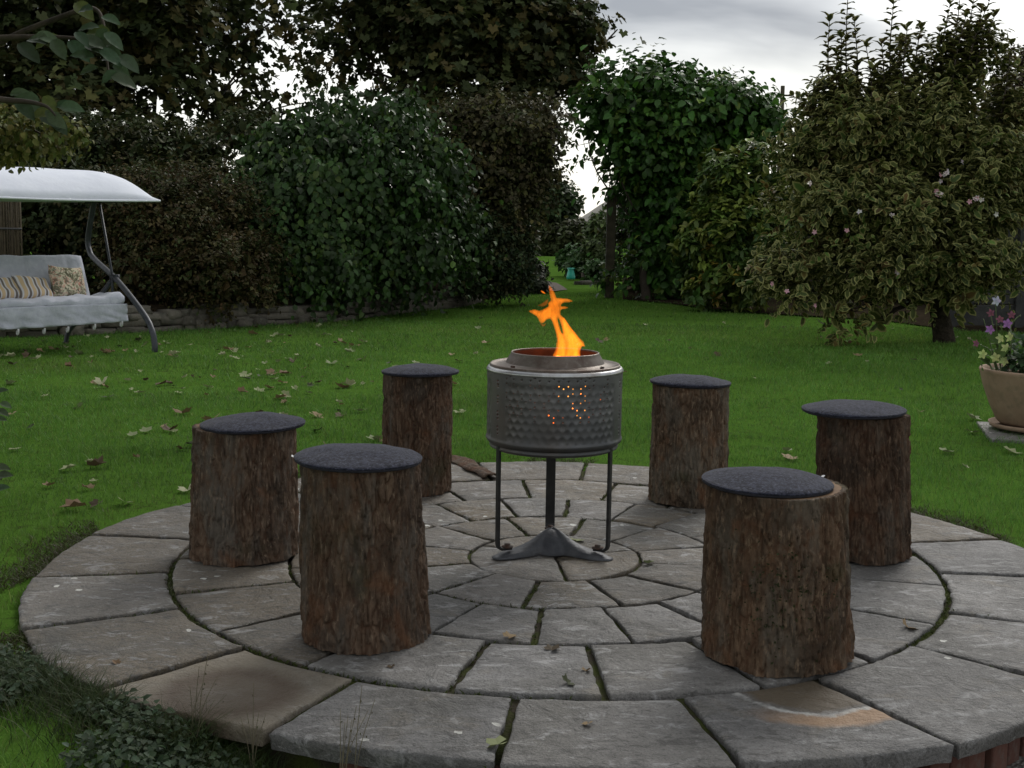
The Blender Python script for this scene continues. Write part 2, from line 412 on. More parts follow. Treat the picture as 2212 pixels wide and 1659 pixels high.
t = NT('canvas_grey'); c = t.mix(t.ramp(t.noise(6, 5), [(.3, 0.), (.7, 1.)]), (.66, .69, .76), (.72, .75, .81))
t.bump(t.noise(12, 5), .25, .02); M['canvas'] = t.set(c, .85, 0, .2)
t = NT('cushion_grey'); c = t.mix(t.ramp(t.noise(16, 6), [(.4, 0.), (.75, 1.)]), (.46, .48, .55), (.56, .58, .64))
t.bump(t.noise(14, 5), .4, .03); M['cushion'] = t.set(c, .9, 0, .2)
M['frame'] = simple('charcoal_tube', (.035, .038, .045), (.05, .055, .065), 20, .45, .05, 50, .3)
M['plastic_white'] = simple('white_plastic', (.6, .6, .62), (.55, .55, .57), 20, .5, 0)
t = NT('floral_print'); v = t.map((7, 7, 7))
ns = t.node('ShaderNodeTexNoise', {'Scale': 1.3}); t.l.new(v, ns.inputs['Vector'])
c = t.ramp(t.noise(1.3, 3, .6, v, 1.6), [(.34, (.14, .13, .075)), (.43, (.33, .31, .20)), (.48, (.66, .62, .46)), (.53, (.62, .58, .44)), (.57, (.55, .20, .15)), (.61, (.66, .62, .48)), (.70, (.17, .19, .15))])
c = t.mix(t.ramp(t.noise(3.5, 3, .6, v, 1.), [(.5, 0.), (.54, .75)]), c, (.09, .085, .055))
M['floral'] = t.set(c, .9, 0, .15)
t = NT('striped_print'); wv = t.node('ShaderNodeTexWave', {'Scale': 1.35, 'Distortion': 1.2, 'Detail': 1.}, bands_direction='X')
t.l.new(t.map((1, 1, 1), t.tc.outputs['UV']), wv.inputs[0])
c = t.ramp(wv.outputs[0], [(.0, (.16, .14, .13)), (.16, (.20, .175, .16)), (.20, (.60, .59, .60)), (.62, (.58, .58, .60)), (.68, (.55, .41, .24)), (.95, (.58, .44, .27))])
M['stripe'] = t.set(c, .9, 0, .15)

t = NT('wall_stone'); oi = t.node('ShaderNodeObjectInfo')
c = t.mix(oi.outputs['Random'], (.065, .058, .047), (.165, .15, .122))
c = t.mix(t.ramp(t.noise(12, 5), [(.45, 0.), (.7, .8)]), c, (.085, .085, .07))
c = t.mix(t.ramp(t.noise(28, 4), [(.58, 0.), (.7, .6)]), c, (.17, .17, .14))
t.bump(t.noise(26, 6), .7, .02); M['stone'] = t.set(c, .9, 0, .25)
M['soil'] = simple('soil', (.020, .016, .011), (.038, .030, .02), 12, 1.0, .7, 40, spec=0., bd=.02)
t = NT('terracotta'); c = t.mix(t.ramp(t.noise(7, 6), [(.3, 0.), (.7, 1.)]), (.22, .15, .10), (.30, .215, .15))
c = t.mix(t.ramp(t.noise(16, 5), [(.5, 0.), (.7, .7)]), c, (.17, .135, .09))
t.bump(t.noise(60, 4), .2, .004); M['terracotta'] = t.set(c, .85, 0, .25)
M['post'] = simple('post_wood', (.030, .026, .016), (.062, .053, .032), 6, .9, .5, 30, bd=.01)
M['fence_wood'] = simple('fence_panel', (.035, .036, .036), (.06, .06, .058), 5, .9, .5, 20, bd=.02)
M['reed'] = simple('reed', (.035, .027, .014), (.06, .047, .025), 14, .9, .2)
M['stalk'] = simple('dry_stalk', (.10, .09, .055), (.14, .12, .075), 14, .9, 0)
M['hill'] = simple('heather_hill', (.15, .14, .12), (.20, .19, .165), .02, .95, 0)
M['turq'] = simple('turquoise_plastic', (.03, .36, .27), (.04, .42, .33), 8, .4, 0)
M['path'] = simple('path_gravel', (.07, .06, .05), (.12, .10, .08), 10, .95, .5, 40, spec=.1)
M['wire'] = simple('wire', (.05, .05, .05), (.06, .06, .06), 4, .6, 0)
M['dry_leaf'] = leaf_mat('fallen_leaf_skin', rough=.7, spec=.2, trans=.12)
M['petal'] = leaf_mat('petal', rough=.6, spec=.2, trans=.3)

# ================================================================== SETTING
PX, PY = 0.1813, 4.7544                       # centre of the circular patio
RAD = [0.0, 0.343, 0.675, 1.047, 1.486, 1.956]
WALLX = np.array([-9., -6., -4.57, -2.62, -.86, .25]); WALLY = np.array([12.6, 13.9, 14.83, 16.87, 20.9, 26.])
EDGE_A = [7.1, 27.0, 82.3, 97.2, 153.0, 174.2, 202.7, 221.6, 244.1, 264.1, 282.4, 299.3]
EDGE_R = [1.99, 1.897, 1.954, 1.969, 1.9, 1.955, 1.992, 2.005, 1.92, 1.929, 1.944, 2.018]
def edge_r(a):
    # the outer ring is not a true circle
    return np.interp(np.degrees(a) % 360, [x - 360 for x in EDGE_A] + EDGE_A + [x + 360 for x in EDGE_A], EDGE_R * 3)
def wall_y(x): return np.interp(x, WALLX, WALLY)
def terrain(x, y):
    x = np.asarray(x, float); y = np.asarray(y, float)
    drop = sstep(-1.0, -.55, x) * sstep(4.1, 3.5, y)
    z = -.028 - .135 * drop
    z = z + .012 * vnoise(x * .9, y * .9, 0) * sstep(0, .5, np.abs(np.hypot(x - PX, y - PY) - 1.9))
    # a grassed mound in the far part of the garden beyond the gateway
    z = z + .30 * np.exp(-(((x - 1.3) / 2.2) ** 2 + ((y - 45) / 4.) ** 2))
    return z
def ground_sheet():
    xs = np.concatenate([[-1500, -400, -120, -40, -20], np.arange(-12, 12.01, .3), [20, 40, 120, 400, 1500]])
    ys = np.concatenate([[-1500, -300, -60, -15, -5, 0, 1], np.arange(1.8, 28, .25), np.arange(28.5, 60, 1.5), [75, 120, 300, 900, 2500]])
    X, Y = np.meshgrid(xs, ys); Z = terrain(X, Y)
    # under the patio the ground stays below the bedding
    Z = np.where(np.hypot(X - PX, Y - PY) < 1.75, np.minimum(Z, -.17), Z)
    nx, ny = len(xs), len(ys)
    V = np.stack([X, Y, Z], -1).reshape(-1, 3)
    i, j = np.meshgrid(np.arange(nx - 1), np.arange(ny - 1)); a = (j * nx + i).ravel()
    F = np.stack([a, a + 1, a + nx + 1, a + nx], 1)
    me = fast_mesh('lawn', V, F.ravel(), np.full(len(F), 4))
    return tag(link_mesh('lawn', me, M['lawn']), kind='structure')
lawn = ground_sheet()

# patio: bedding disc + individual riven slabs
def patio():
    mb = MB()
    mb.lathe([(.001, -.019), (.5, -.019), (1.0, -.019), (1.5, -.019), (1.84, -.022), (1.84, -.17)], (PX, PY, 0), 96)
    p = tag(mb.build('patio', M['joint']), kind='structure')
    specs = [(1, [16.7, 150.0, 276.4], .007), (2, [18 + 30.3 * k - 2 for k in range(12)], .009),
             (3, [12.2 + 18 * k for k in range(20)], .009), (4, [4.1 + 18 * k for k in range(20)], .0095), (5, [11.3 + 18 * k for k in range(20)], .010)]
    for ring, angs, gap in specs:
        gap *= 1.08
        r0, r1 = RAD[ring - 1], RAD[ring]
        gi = .0075 if ring < 5 else .011
        ra, rb = (r0 + gi if ring > 1 else .012), r1 - (gi if ring < 4 else .010 if ring == 4 else 0)
        angs = sorted((a + (random.uniform(-.6, .6) if ring > 2 else 0)) % 360 for a in angs)
        for k, a0 in enumerate(angs):
            a1 = angs[(k + 1) % len(angs)]
            if a1 <= a0: a1 += 360
            nt = max(7, int(R(a1 - a0) * rb / .035)); nr = max(5, int((rb - ra) / .035))
            u = np.linspace(0, 1, nt + 1); w = np.linspace(0, 1, nr + 1)
            # the outermost cells are narrow: the rounded arris
            u = np.concatenate([[0], [.012], u[1:-1], [.988], [1]]); w = np.concatenate([[0], [.02], w[1:-1], [.98], [1]])
            U, W = np.meshgrid(u, w)
            rr = ra + (rb - ra) * W
            g = gap / np.maximum(rr, .03)
            th = (R(a0) + g) + (R(a1) - R(a0) - 2 * g) * U
            if ring == 5: rr = ra + (edge_r(th) - ra) * W
            X = PX + rr * np.cos(th); Y = PY + rr * np.sin(th)
            edge = (U == 0) | (U == 1) | (W == 0) | (W == 1)
            near = np.minimum(np.minimum(U, 1 - U) * R(a1 - a0) * rr, np.minimum(W, 1 - W) * (rb - ra))
            s = random.uniform(0, 90)
            jag = .0075 * np.exp(-near / .02)
            X = X + jag * fbm(X * 26 + s, Y * 26, 1, 3); Y = Y + jag * fbm(X * 26 + s, Y * 26, 7, 3)
            tilt = random.uniform(-.004, .004) * (U - .5) * 2 + random.uniform(-.004, .004) * (W - .5) * 2
            Z = random.uniform(-.003, .003) + tilt + .0032 * fbm(X * 7 + s, Y * 7, 3, 4) + .0015 * vnoise(X * 40, Y * 40, s)
            Z = Z - .006 * np.exp(-near / .006)
            H, Wn = U.shape
            V = list(np.stack([X, Y, Z], -1).reshape(-1, 3)); F = []
            for i in range(H - 1):
                for j in range(Wn - 1):
                    q = i * Wn + j; F.append((q, q + Wn, q + Wn + 1, q + 1))
            loop = [j for j in range(Wn)] + [i * Wn + Wn - 1 for i in range(1, H)] + [(H - 1) * Wn + j for j in range(Wn - 2, -1, -1)] + [i * Wn for i in range(H - 2, 0, -1)]
            cxy = np.array([X.mean(), Y.mean(), 0]); n0 = len(V)
            for dz, ins in ((-.022, .002), (-.048, .006)):
                for q in loop:
                    b = V[q]; dvec = norm(cxy - np.array([b[0], b[1], 0]))
                    jj = .003 * random.uniform(-1, 1)
                    V.append(np.array([b[0], b[1], 0]) + dvec * (ins + jj) + np.array([0, 0, dz]))
            L = len(loop)
            for q in range(L):
                q2 = (q + 1) % L
                F.append((loop[q], loop[q2], n0 + q2, n0 + q)); F.append((n0 + q, n0 + q2, n0 + L + q2, n0 + L + q))
            am = ((a0 + a1) / 2) % 360
            mt = M['slab_tan'] if ring <= 2 or 15 < am < 232 else M['slab']
            if ring == 5 and 227 < am < 245: mt = M['slab_ring']
            if ring == 5 and 283 < am < 300: mt = M['slab_arc']
            o = obj('slab', V, F, mt, p)
            if mt is M['slab_ring']: o['label'] = 'tan slab with a round brown stain'
            if mt is M['slab_arc']: o['label'] = 'grey slab with tan and white ring left by a log'
    # moss growing in the joints
    N = 5200
    V, F, C = [], [], []
    P = []
    for _ in range(N):
        if random.random() < .55:
            r = random.choice([RAD[2], RAD[3], RAD[4], RAD[4], RAD[4]]) + random.gauss(0, .005); a = random.uniform(0, 2 * math.pi)
        else:
            ring, angs, gap = specs[random.choice([1, 2, 3, 3, 4, 4])]
            a = R(random.choice(angs)); r = random.uniform(RAD[ring - 1], RAD[ring]); a += random.gauss(0, .004) / r
        x, y = PX + r * math.cos(a), PY + r * math.sin(a)
        if vnoise(np.array(x * 2.1), np.array(y * 2.1), 5.) + (.35 if y > PY + .5 else 0) + (.25 if abs(r - RAD[4]) < .02 else 0) < .18: continue
        P.append((x, y, -.015))
    P = np.array(P); n = len(P)
    return p, P
PATIO, MOSS_P = patio()

# ------------------------------------------------------------------ leaves
# template: vertices (across, along, normal), per-vertex margin value, faces
def T_ovate(w, fold=.1, curl=.14):
    v = np.array([[0,0,0],[0,.5,-.01],[0,1,-curl],[-w,.28,fold],[-w*.92,.66,fold*.7-curl*.3],[w,.28,fold],[w*.92,.66,fold*.7-curl*.3]])
    return v, np.array([0,0,1,1,1,1,1.]), [(0,1,4,3),(1,2,4),(0,5,6,1),(1,6,2)]
def T_diamond(w, fold=.12):
    v = np.array([[0,0,0],[w,.5,fold],[0,1,-.05],[-w,.5,fold]]); return v, np.array([0,1,1,1.]), [(0,1,2),(0,2,3)]
def T_palmate():
    ang = np.radians([-100, -62, -40, -18, -5 + 0, 14 - 14 + 0]); v = [[0, 0, 0]]
    out = [(-.20, -.04), (-.52, .14), (-.42, .32), (-.56, .60), (-.27, .66), (0, 1.0), (.27, .66), (.56, .60), (.42, .32), (.52, .14), (.20, -.04)]
    v = np.array([[0, .28, -.03]] + [[a, b, .07 * abs(a) * 2 - .10 * b * b] for a, b in out])
    f = [(0, i + 1, i) for i in range(1, 11)]
    return v, np.concatenate([[0], np.ones(11)]), f
TMP = {'ovate': T_ovate(.31, .12, .22), 'round': T_ovate(.36, .14, .30), 'lance': T_ovate(.20, .08, .2), 'ellip': T_ovate(.27, .1, .12),
       'diamond': T_diamond(.3), 'palm': T_palmate()}

def leaf_mesh(name, tmpl, P, D, N, S, tint, mat, parent=None, hang=None):
    v, ev, faces = TMP[tmpl] if isinstance(tmpl, str) else tmpl
    P, D, N = np.asarray(P), norm(D), np.asarray(N); n = len(P)
    side = norm(np.cross(D, N)); N = np.cross(side, D)
    S = np.asarray(S)[:, None, None]
    V = P[:, None, :] + S * (v[None, :, 0:1] * side[:, None] + v[None, :, 1:2] * D[:, None] + v[None, :, 2:3] * N[:, None])
    m = len(v); off = np.arange(n) * m
    flat = np.array([i for f in faces for i in f]); sz = np.array([len(f) for f in faces])
    me = fast_mesh(name, V.reshape(-1, 3), (off[:, None] + flat[None]).ravel(), np.tile(sz, n))
    col = np.ones((n, m, 4), np.float32); col[:, :, :3] = np.asarray(tint)[:, None, :]; col[:, :, 3] = ev[None]
    at_ = me.color_attributes.new('Col', 'FLOAT_COLOR', 'POINT'); at_.data.foreach_set('color', col.ravel())
    return link_mesh(name, me, mat, parent, smooth=True)

def lobes_px(lst):
    """(px, py, rx, ry, depth, depth_radius) -> ellipsoids in the world"""
    out = []
    for (px, py, rx, ry, y, ry_m) in lst:
        c = at(px, py, y); k = y / FPX
        out.append((c, np.array([rx * k, ry_m, ry * k])))
    return out
def sample_crown(lobes, n, shell=.22, front=.65, bump=.2, seed=0, freq=2.5):
    wt = np.array([l[1][0] * l[1][2] + .4 * l[1][1] * l[1][2] for l in lobes]); wt /= wt.sum()
    idx = rng.choice(len(lobes), n, p=wt)
    C = np.array([l[0] for l in lobes])[idx]; A = np.array([l[1] for l in lobes])[idx]
    d = norm(rng.normal(size=(n, 3)))
    flip = (rng.random(n) < front) & (d[:, 1] > 0); d[flip, 1] *= -1
    r = 1 - np.abs(rng.normal(0, shell, n)); r = np.clip(r, .1, 1)
    mod = 1 + bump * fbm(d[:, 0] * freq + idx * 7.7 + seed, d[:, 1] * freq, d[:, 2] * freq, 3) * 1.6
    P = C + d * A * (r * mod)[:, None]
    return P, norm(d / A), r
def sample_clumps(lobes, n, ncl, crad, shell=.22, front=.65, bump=.2, seed=0, freq=2.5):
    C, o, _ = sample_crown(lobes, ncl, shell, front, bump, seed, freq)
    i = rng.integers(0, ncl, n); cs = rng.uniform(.55, 1.25, ncl)[i] * crad
    d = norm(rng.normal(size=(n, 3)) + o[i] * .55 + np.array([0, 0, .35]))
    r = 1 - np.abs(rng.normal(0, .28, n))
    P = C[i] + d * (cs * np.clip(r, 0, 1))[:, None] * np.array([1.15, 1., .8])
    return P, norm(d + o[i] * .6), i
def shoots(P, out, k, length, a_out=1., a_up=.3, a_rnd=.5, droop=.4, spread=.9, upn=1.0):
    n = len(P)
    s = norm(out * a_out + np.array([0, 0, a_up]) + rng.normal(size=(n, 3)) * a_rnd)
    L = length * rng.uniform(.6, 1.2, n) * np.where(rng.random(n) < .08, 2.3, 1.)
    PP, DD, NN = [], [], []
    for j in range(k):
        t_ = (j + .3) / k
        p = P + s * (L * t_)[:, None] - np.array([0, 0, 1.]) * (droop * L * t_ * t_ * .5)[:, None]
        per = rng.normal(size=(n, 3)); per = norm(per - s * (per * s).sum(1, keepdims=True))
        dd = norm(s * (.3 + .5 * t_) + per * spread - np.array([0, 0, droop]))
        nn = norm(np.array([0, 0, upn]) + out * .55 + rng.normal(size=(n, 3)) * .4)
        PP.append(p); DD.append(dd); NN.append(nn)
    return np.concatenate(PP), np.concatenate(DD), np.concatenate(NN), s
def tints(n, cols, w=None, var=.25):
    c = np.array(cols)[rng.choice(len(cols), n, p=w)]
    return np.clip(c * rng.uniform(1 - var, 1 + var, (n, 1)) * rng.uniform(.92, 1.08, (n, 3)), 0, 1)

def stems_to(lobes, base, mat, parent, r0, name='trunk', n_br=None, twig_n=0):
    """tapered trunk with limbs reaching into the crown"""
    mb = MB(); base = np.array(base, float)
    cs = [l[0] for l in lobes]
    mid = np.mean(cs, axis=0)
    fork = base + (mid - base) * .42 + np.array([0, 0, .05])
    fork[0] = base[0] + (mid[0] - base[0]) * .25
    mb.tube([base - [0, 0, .15], base + (fork - base) * .08, base + (fork - base) * .5 + rng.normal(0, r0 * .4, 3), fork], [r0 * 1.35, r0 * 1.08, r0 * .9, r0 * .75], 10, smooth=4)
    for li, (c_, a_) in enumerate(lobes):
        if len(lobes) > 12 and li % 2 and r0 > .15: continue
        m1 = fork + (c_ - fork) * .5 + rng.normal(0, .22, 3) * np.linalg.norm(c_ - fork) * .5 + np.array([0, 0, .1])
        e_ = c_ + rng.normal(0, .3, 3) * a_
        mb.tube([fork, m1, c_, e_], [r0 * .30, r0 * .15, r0 * .08, r0 * .02], 6, smooth=5)
        for _ in range(twig_n):
            d = norm(rng.normal(size=3)); q = c_ + d * a_ * rng.uniform(.6, 1.0); st = m1 + (c_ - m1) * rng.uniform(.2, 1)
            mb.tube([st, (st + q) / 2 + rng.normal(0, .06, 3) * np.linalg.norm(q - st), q], [r0 * .13, r0 * .08, r0 * .03], 5, smooth=3)
    return mb.build(name, mat, parent)

def plant(name, label, cat, lobes_def, base, n, k, length, size, tmpl, cols, mat, w=None, group=None, shell=.22, fill=0, fill_size=None,
          trunk_r=.06, trunk_mat=None, twig_n=2, front=.65, bump=.2, var=.25, seed=0, crown_name='crown', lobes=None, freq=2.5, clump=None, **kw):
    lobes = lobes_px(lobes_def) if lobes is None else lobes
    t_ = empty(name, base, label, cat, group)
    if clump:
        lobes = [(c_, np.maximum(a_ - clump[1] * .55 - length * .3, a_ * .35)) for c_, a_ in lobes]
        P, o, ci = sample_clumps(lobes, n, clump[0], clump[1], shell, front, bump, seed, freq)
    else:
        P, o, r = sample_crown(lobes, n, shell, front, bump, seed, freq)
    LP, LD, LN, _ = shoots(P, o, k, length, **kw)
    S = size * rng.uniform(.45, 1.3, len(LP))
    tbase = tints(n, cols, w, var)
    if clump: tbase = tbase * rng.uniform(.75, 1.3, (clump[0], 1))[ci]
    tn = np.tile(tbase, (k, 1)) * rng.uniform(.65, 1.4, (len(LP), 1))
    if fill:
        P2, o2, _ = sample_crown(lobes, fill, .5, .5, .1, seed)
        P2 = np.array(P2)
        c2 = np.array([l[0] for l in lobes])
        LP = np.vstack([LP, P2]); LD = np.vstack([LD, norm(rng.normal(size=(fill, 3)))]); LN = np.vstack([LN, norm(rng.normal(size=(fill, 3)) + o2)])
        S = np.concatenate([S, (fill_size or size * 1.5) * rng.uniform(.7, 1.2, fill)]); tn = np.vstack([tn, tints(fill, cols, w, var)])
    keep = LP[:, 2] > terrain(LP[:, 0], LP[:, 1]) + .02
    leaf_mesh(crown_name, tmpl, LP[keep], LD[keep], LN[keep], S[keep], tn[keep], mat, t_)
    stems_to(lobes, base, trunk_mat or M['twig'], t_, trunk_r, twig_n=twig_n)
    return t_, lobes

# ------------------------------------------------------------------ far things
def hill():
    V, F = [], []
    nx, ny = 120, 16
    for j in range(ny + 1):
        for i in range(nx + 1):
            x = -60 + i * 1200 / nx; y = 900 + j * 60.
            g = 46 * float(sstep(36, 128, x)) * (1 - .6 * float(sstep(350, 1100, x)))
            z = -6 + g * math.sin(math.pi * min(1, j / ny * .9 + .02)) + 3 * float(vnoise(x * .012, y * .012, 1.))
            V.append((x, y, z))
    for j in range(ny):
        for i in range(nx):
            q = j * (nx + 1) + i; F.append((q, q + 1, q + nx + 2, q + nx + 1))
    tag(obj('hill', V, F, M['hill']), kind='structure')
hill()

def utility_pole():
    b = at(1691, 185, 60.); b[2] = 0
    t_ = empty('utility_pole', b, 'distant wooden utility pole carrying wires behind the variegated bush', 'pole')
    MB().tube([b, b + [0, 0, 8.25]], [.14, .10], 10).build('pole', M['post'], t_)
    MB().box(b + [0, 0, 7.8], (.9, .08, .08)).build('crossarm', M['post'], t_)
    for dx_, dz in ((-.38, 7.86), (.38, 7.86)):
        a = b + np.array([dx_, 0, dz]); e_ = a + np.array([-16, 75, .6 + .4 * dx_])
        pts = [a + (e_ - a) * s + np.array([0, 0, -1.6 * s * (1 - s)]) for s in np.linspace(0, 1, 14)]
        MB().tube(pts, .014, 5).build('wire', M['wire'], t_)
        MB().lathe([(.001, .12), (.05, .1), (.05, 0), (.001, 0)], b + np.array([dx_, 0, 7.84]), 8).build('insulator', M['wire'], t_)
utility_pole()

# ------------------------------------------------------------------ trees and shrubs
TREE_COLS = [(.044, .058, .020), (.058, .070, .024), (.036, .050, .020), (.080, .070, .024)]
def lob(*rows): return list(rows)
plant('sycamore_tree', 'tall dark sycamore at the left with white sky showing through', 'tree', lob(
    (60, 40, 150, 110, 22, 2.2), (230, 60, 150, 110, 22.5, 2.), (390, 80, 110, 90, 22.5, 1.8), (500, 25, 130, 60, 23, 1.6), (540, 120, 70, 55, 23, 1.2), (455, 140, 70, 50, 23, 1.2),
    (330, 200, 110, 80, 22, 1.6), (150, 210, 150, 100, 21.5, 1.8), (-20, 220, 130, 140, 21.5, 1.8), (610, 30, 70, 40, 23, 1.),
    (590, 215, 60, 32, 22.5, .8), (240, -50, 300, 70, 22, 2.2), (520, 200, 60, 30, 22.5, .8), (660, 120, 36, 30, 23, .5), (440, 235, 60, 30, 22, .8), (640, 190, 40, 24, 23, .5), (570, 60, 50, 40, 23, .6), (680, 60, 30, 20, 23, .4), (500, 255, 50, 24, 22, .5), (420, 225, 60, 36, 22, .6), (300, 260, 80, 40, 21.5, .8), (620, 240, 50, 26, 22.5, .5), (690, 225, 36, 22, 23, .4), (360, 130, 70, 50, 22.5, 1.)),
    gr(285, 640), 2900, 5, .42, .17, 'palm', TREE_COLS, M['leaf_tree'], trunk_r=.2, trunk_mat=M['trunk'], twig_n=2, shell=.3, bump=.3, a_up=.15, droop=.55, spread=1., clump=(300, .42))
plant('sycamore_tree', 'broad dark sycamore in the middle with a branch reaching right into the sky', 'tree', lob(
    (790, 30, 130, 70, 26, 2.), (930, 70, 150, 110, 26, 2.2), (1080, 60, 160, 120, 26, 2.2), (1190, 130, 90, 80, 26, 1.6), (1010, 180, 150, 70, 25.5, 2.),
    (1215, 50, 90, 70, 26, 1.5), (1320, 78, 45, 22, 26, .6), (1265, 90, 60, 40, 26, .9), (720, 130, 55, 45, 26, 1.), (1120, 190, 110, 55, 25.5, 1.6), (900, -60, 220, 80, 26, 2.2), (1140, -40, 150, 80, 26, 2.),
    (800, 150, 70, 50, 25.5, 1.), (700, 60, 45, 40, 26, .8), (1200, 200, 60, 40, 25.5, 1.), (760, 210, 50, 28, 25.5, .6), (860, 215, 60, 34, 25.5, .8)),
    gr(960, 632), 3900, 5, .42, .165, 'palm', TREE_COLS, M['leaf_tree'], trunk_r=.22, trunk_mat=M['trunk'], twig_n=2, shell=.3, bump=.28, a_up=.1, droop=.5, spread=1., seed=3, clump=(260, .6))

HEDGE = [(.026, .042, .014), (.036, .052, .016), (.052, .054, .018)]
plant('hedge_bush', 'dark small-leaved hedge bush behind the swing seat, under the left tree', 'bush', lob(
    (300, 330, 120, 85, 19, 1.2), (420, 330, 110, 70, 19, 1.2), (180, 330, 120, 85, 18.5, 1.2), (60, 350, 130, 95, 18, 1.2), (530, 300, 80, 55, 19.5, 1.),
    (100, 470, 140, 130, 16.6, .8), (210, 500, 100, 140, 16.6, .8), (-20, 480, 90, 140, 16.5, .8), (630, 280, 50, 40, 20, .8), (340, 420, 120, 80, 18, .9), (150, 600, 120, 90, 16.2, .6)),
    gr(200, 680), 5200, 5, .2, .085, 'ellip', HEDGE, M['leaf'], shell=.22, fill=3000, fill_size=.2, twig_n=2, seed=5, clump=(300, .34))
plant('barberry_bush', 'low brownish fine-leaved bush leaning over the stone wall by the swing', 'bush', lob(
    (350, 520, 130, 130, 15.9, .8), (470, 480, 110, 110, 16.6, .8), (450, 590, 140, 95, 15.7, .8), (300, 430, 90, 80, 16, .7), (545, 580, 75, 95, 16.4, .7), (400, 420, 100, 65, 16.5, .7), (290, 600, 70, 70, 15.3, .5)),
    gr(420, 675), 6200, 6, .17, .06, 'diamond', [(.054, .050, .017), (.064, .056, .02), (.040, .056, .017), (.066, .046, .02)], M['leaf'], shell=.22, fill=2400, fill_size=.16, bump=.3, twig_n=3, seed=9, freq=4, clump=(260, .26))
plant('climbing_hydrangea', 'big rounded mass of large dark green heart-shaped leaves over the stone wall', 'climber', lob(
    (690, 330, 150, 105, 18.0, .9), (810, 300, 140, 100, 18.6, .9), (620, 420, 120, 120, 17.4, .8), (780, 430, 190, 150, 18.0, .9), (920, 420, 110, 130, 19., .8),
    (690, 560, 120, 115, 17.1, .6), (850, 550, 160, 110, 18.0, .7), (950, 510, 85, 110, 19.0, .6), (570, 340, 90, 80, 18, .8), (1005, 460, 45, 60, 20, .5), (680, 640, 45, 55, 16.7, .4), (560, 480, 70, 100, 17, .6), (880, 250, 60, 50, 19, .5), (760, 225, 60, 40, 18.6, .5), (610, 270, 50, 40, 18, .5), (960, 330, 60, 60, 19.4, .5), (700, 240, 40, 40, 18.3, .4)),
    gr(760, 668), 6000, 4, .34, .098, 'round', [(.022, .056, .012), (.032, .074, .015), (.016, .038, .010), (.065, .11, .022)], M['leaf_gloss'], w=[.42, .28, .22, .08], shell=.22, fill=2600, fill_size=.15, bump=.35, droop=1.1, upn=.45, a_up=-.1, a_rnd=.6, seed=11, freq=4, clump=(230, .30))
def trailing_shoots():
    P, D, N, S = [], [], [], []
    for _ in range(70):
        px = random.uniform(560, 1020); py = random.uniform(330, 560); y = float(np.interp(px, [560, 700, 850, 1020], [16.5, 16.6, 17.4, 19.4])) - random.uniform(-.1, .12)
        p = at(px, py, y); L_ = random.uniform(.4, 1.3); n_ = int(L_ / .07); dx_ = random.uniform(-.12, .12)
        for i in range(n_):
            q = p + np.array([dx_ * (i / n_) + .02 * math.sin(i * 1.3), -.05 * math.sin(i / n_ * 3), -L_ * i / n_])
            if q[2] < .25: break
            sd = 1 if i % 2 else -1
            P.append(q); D.append((sd * random.uniform(.3, .9), -.3, -random.uniform(.5, 1.))); N.append((random.uniform(-.3, .3), -1., random.uniform(.2, .8))); S.append(random.uniform(.07, .13) * (1.1 - .45 * i / n_))
    o = leaf_mesh('trailing_shoots', 'round', P, D, N, S, tints(len(P), [(.024, .062, .013), (.036, .085, .016), (.07, .12, .024)], [.5, .35, .15]), M['leaf_gloss'], bpy.data.objects['climbing_hydrangea'])
    o['kind'] = 'stuff'
trailing_shoots()
plant('bronze_leaved_bush', 'olive-brown bush arching over the gateway, left side', 'bush', lob(
    (1080, 290, 115, 95, 21.5, 1.), (1120, 370, 75, 100, 21.5, 1.), (1050, 380, 100, 120, 21.3, 1.), (1180, 280, 50, 60, 21.5, .7), (1095, 450, 65, 90, 21.2, .8), (1010, 260, 80, 60, 21.5, .9), (1180, 350, 32, 50, 21.5, .5), (1205, 340, 30, 14, 21.5, .3)),
    gr(1090, 635), 4800, 5, .22, .085, 'ovate', [(.056, .052, .026), (.068, .058, .028), (.050, .064, .020), (.085, .084, .026)], M['leaf'], shell=.22, fill=2600, fill_size=.18, bump=.3, seed=14, freq=4, clump=(220, .32), droop=.7)
plant('evergreen_shrub', 'low dark evergreen shrub at the left foot of the gateway', 'bush', lob(
    (1060, 560, 70, 85, 20.6, .7), (1105, 590, 42, 55, 21, .6), (1030, 510, 70, 80, 20.6, .7), (1100, 520, 42, 60, 21, .6), (1010, 600, 65, 45, 20.3, .5)),
    gr(1070, 645), 2800, 5, .18, .08, 'ellip', [(.026, .046, .022), (.036, .058, .024), (.058, .066, .026)], M['leaf'], shell=.22, fill=1400, fill_size=.16, seed=16, clump=(120, .26))
plant('climbing_vine', 'tall bright green leafy climber right of the gateway', 'climber', lob(
    (1380, 205, 115, 75, 23.5, 1.1), (1310, 245, 75, 60, 23.5, .9), (1440, 250, 120, 95, 23.5, 1.1), (1560, 250, 100, 75, 23.5, 1.), (1640, 270, 70, 60, 23.5, .8),
    (1400, 320, 120, 75, 23.5, 1.1), (1320, 305, 55, 38, 23.5, .6), (1470, 420, 100, 120, 23.7, .9), (1420, 540, 75, 100, 23.7, .7), (1520, 340, 110, 95, 23.7, 1.), (1385, 430, 40, 70, 23.7, .4),
    (1480, 560, 80, 80, 23.7, .8), (1270, 285, 30, 20, 23.5, .3), (1390, 600, 50, 45, 23.5, .5)),
    gr(1395, 645), 4800, 5, .36, .165, 'ovate', [(.038, .108, .017), (.056, .135, .020), (.028, .078, .015), (.105, .17, .028)], M['leaf_gloss'], w=[.42, .3, .2, .08], shell=.16, fill=2400, fill_size=.28, bump=.25, droop=.55, a_up=.3, seed=21, trunk_r=.09, freq=3, clump=(190, .48))
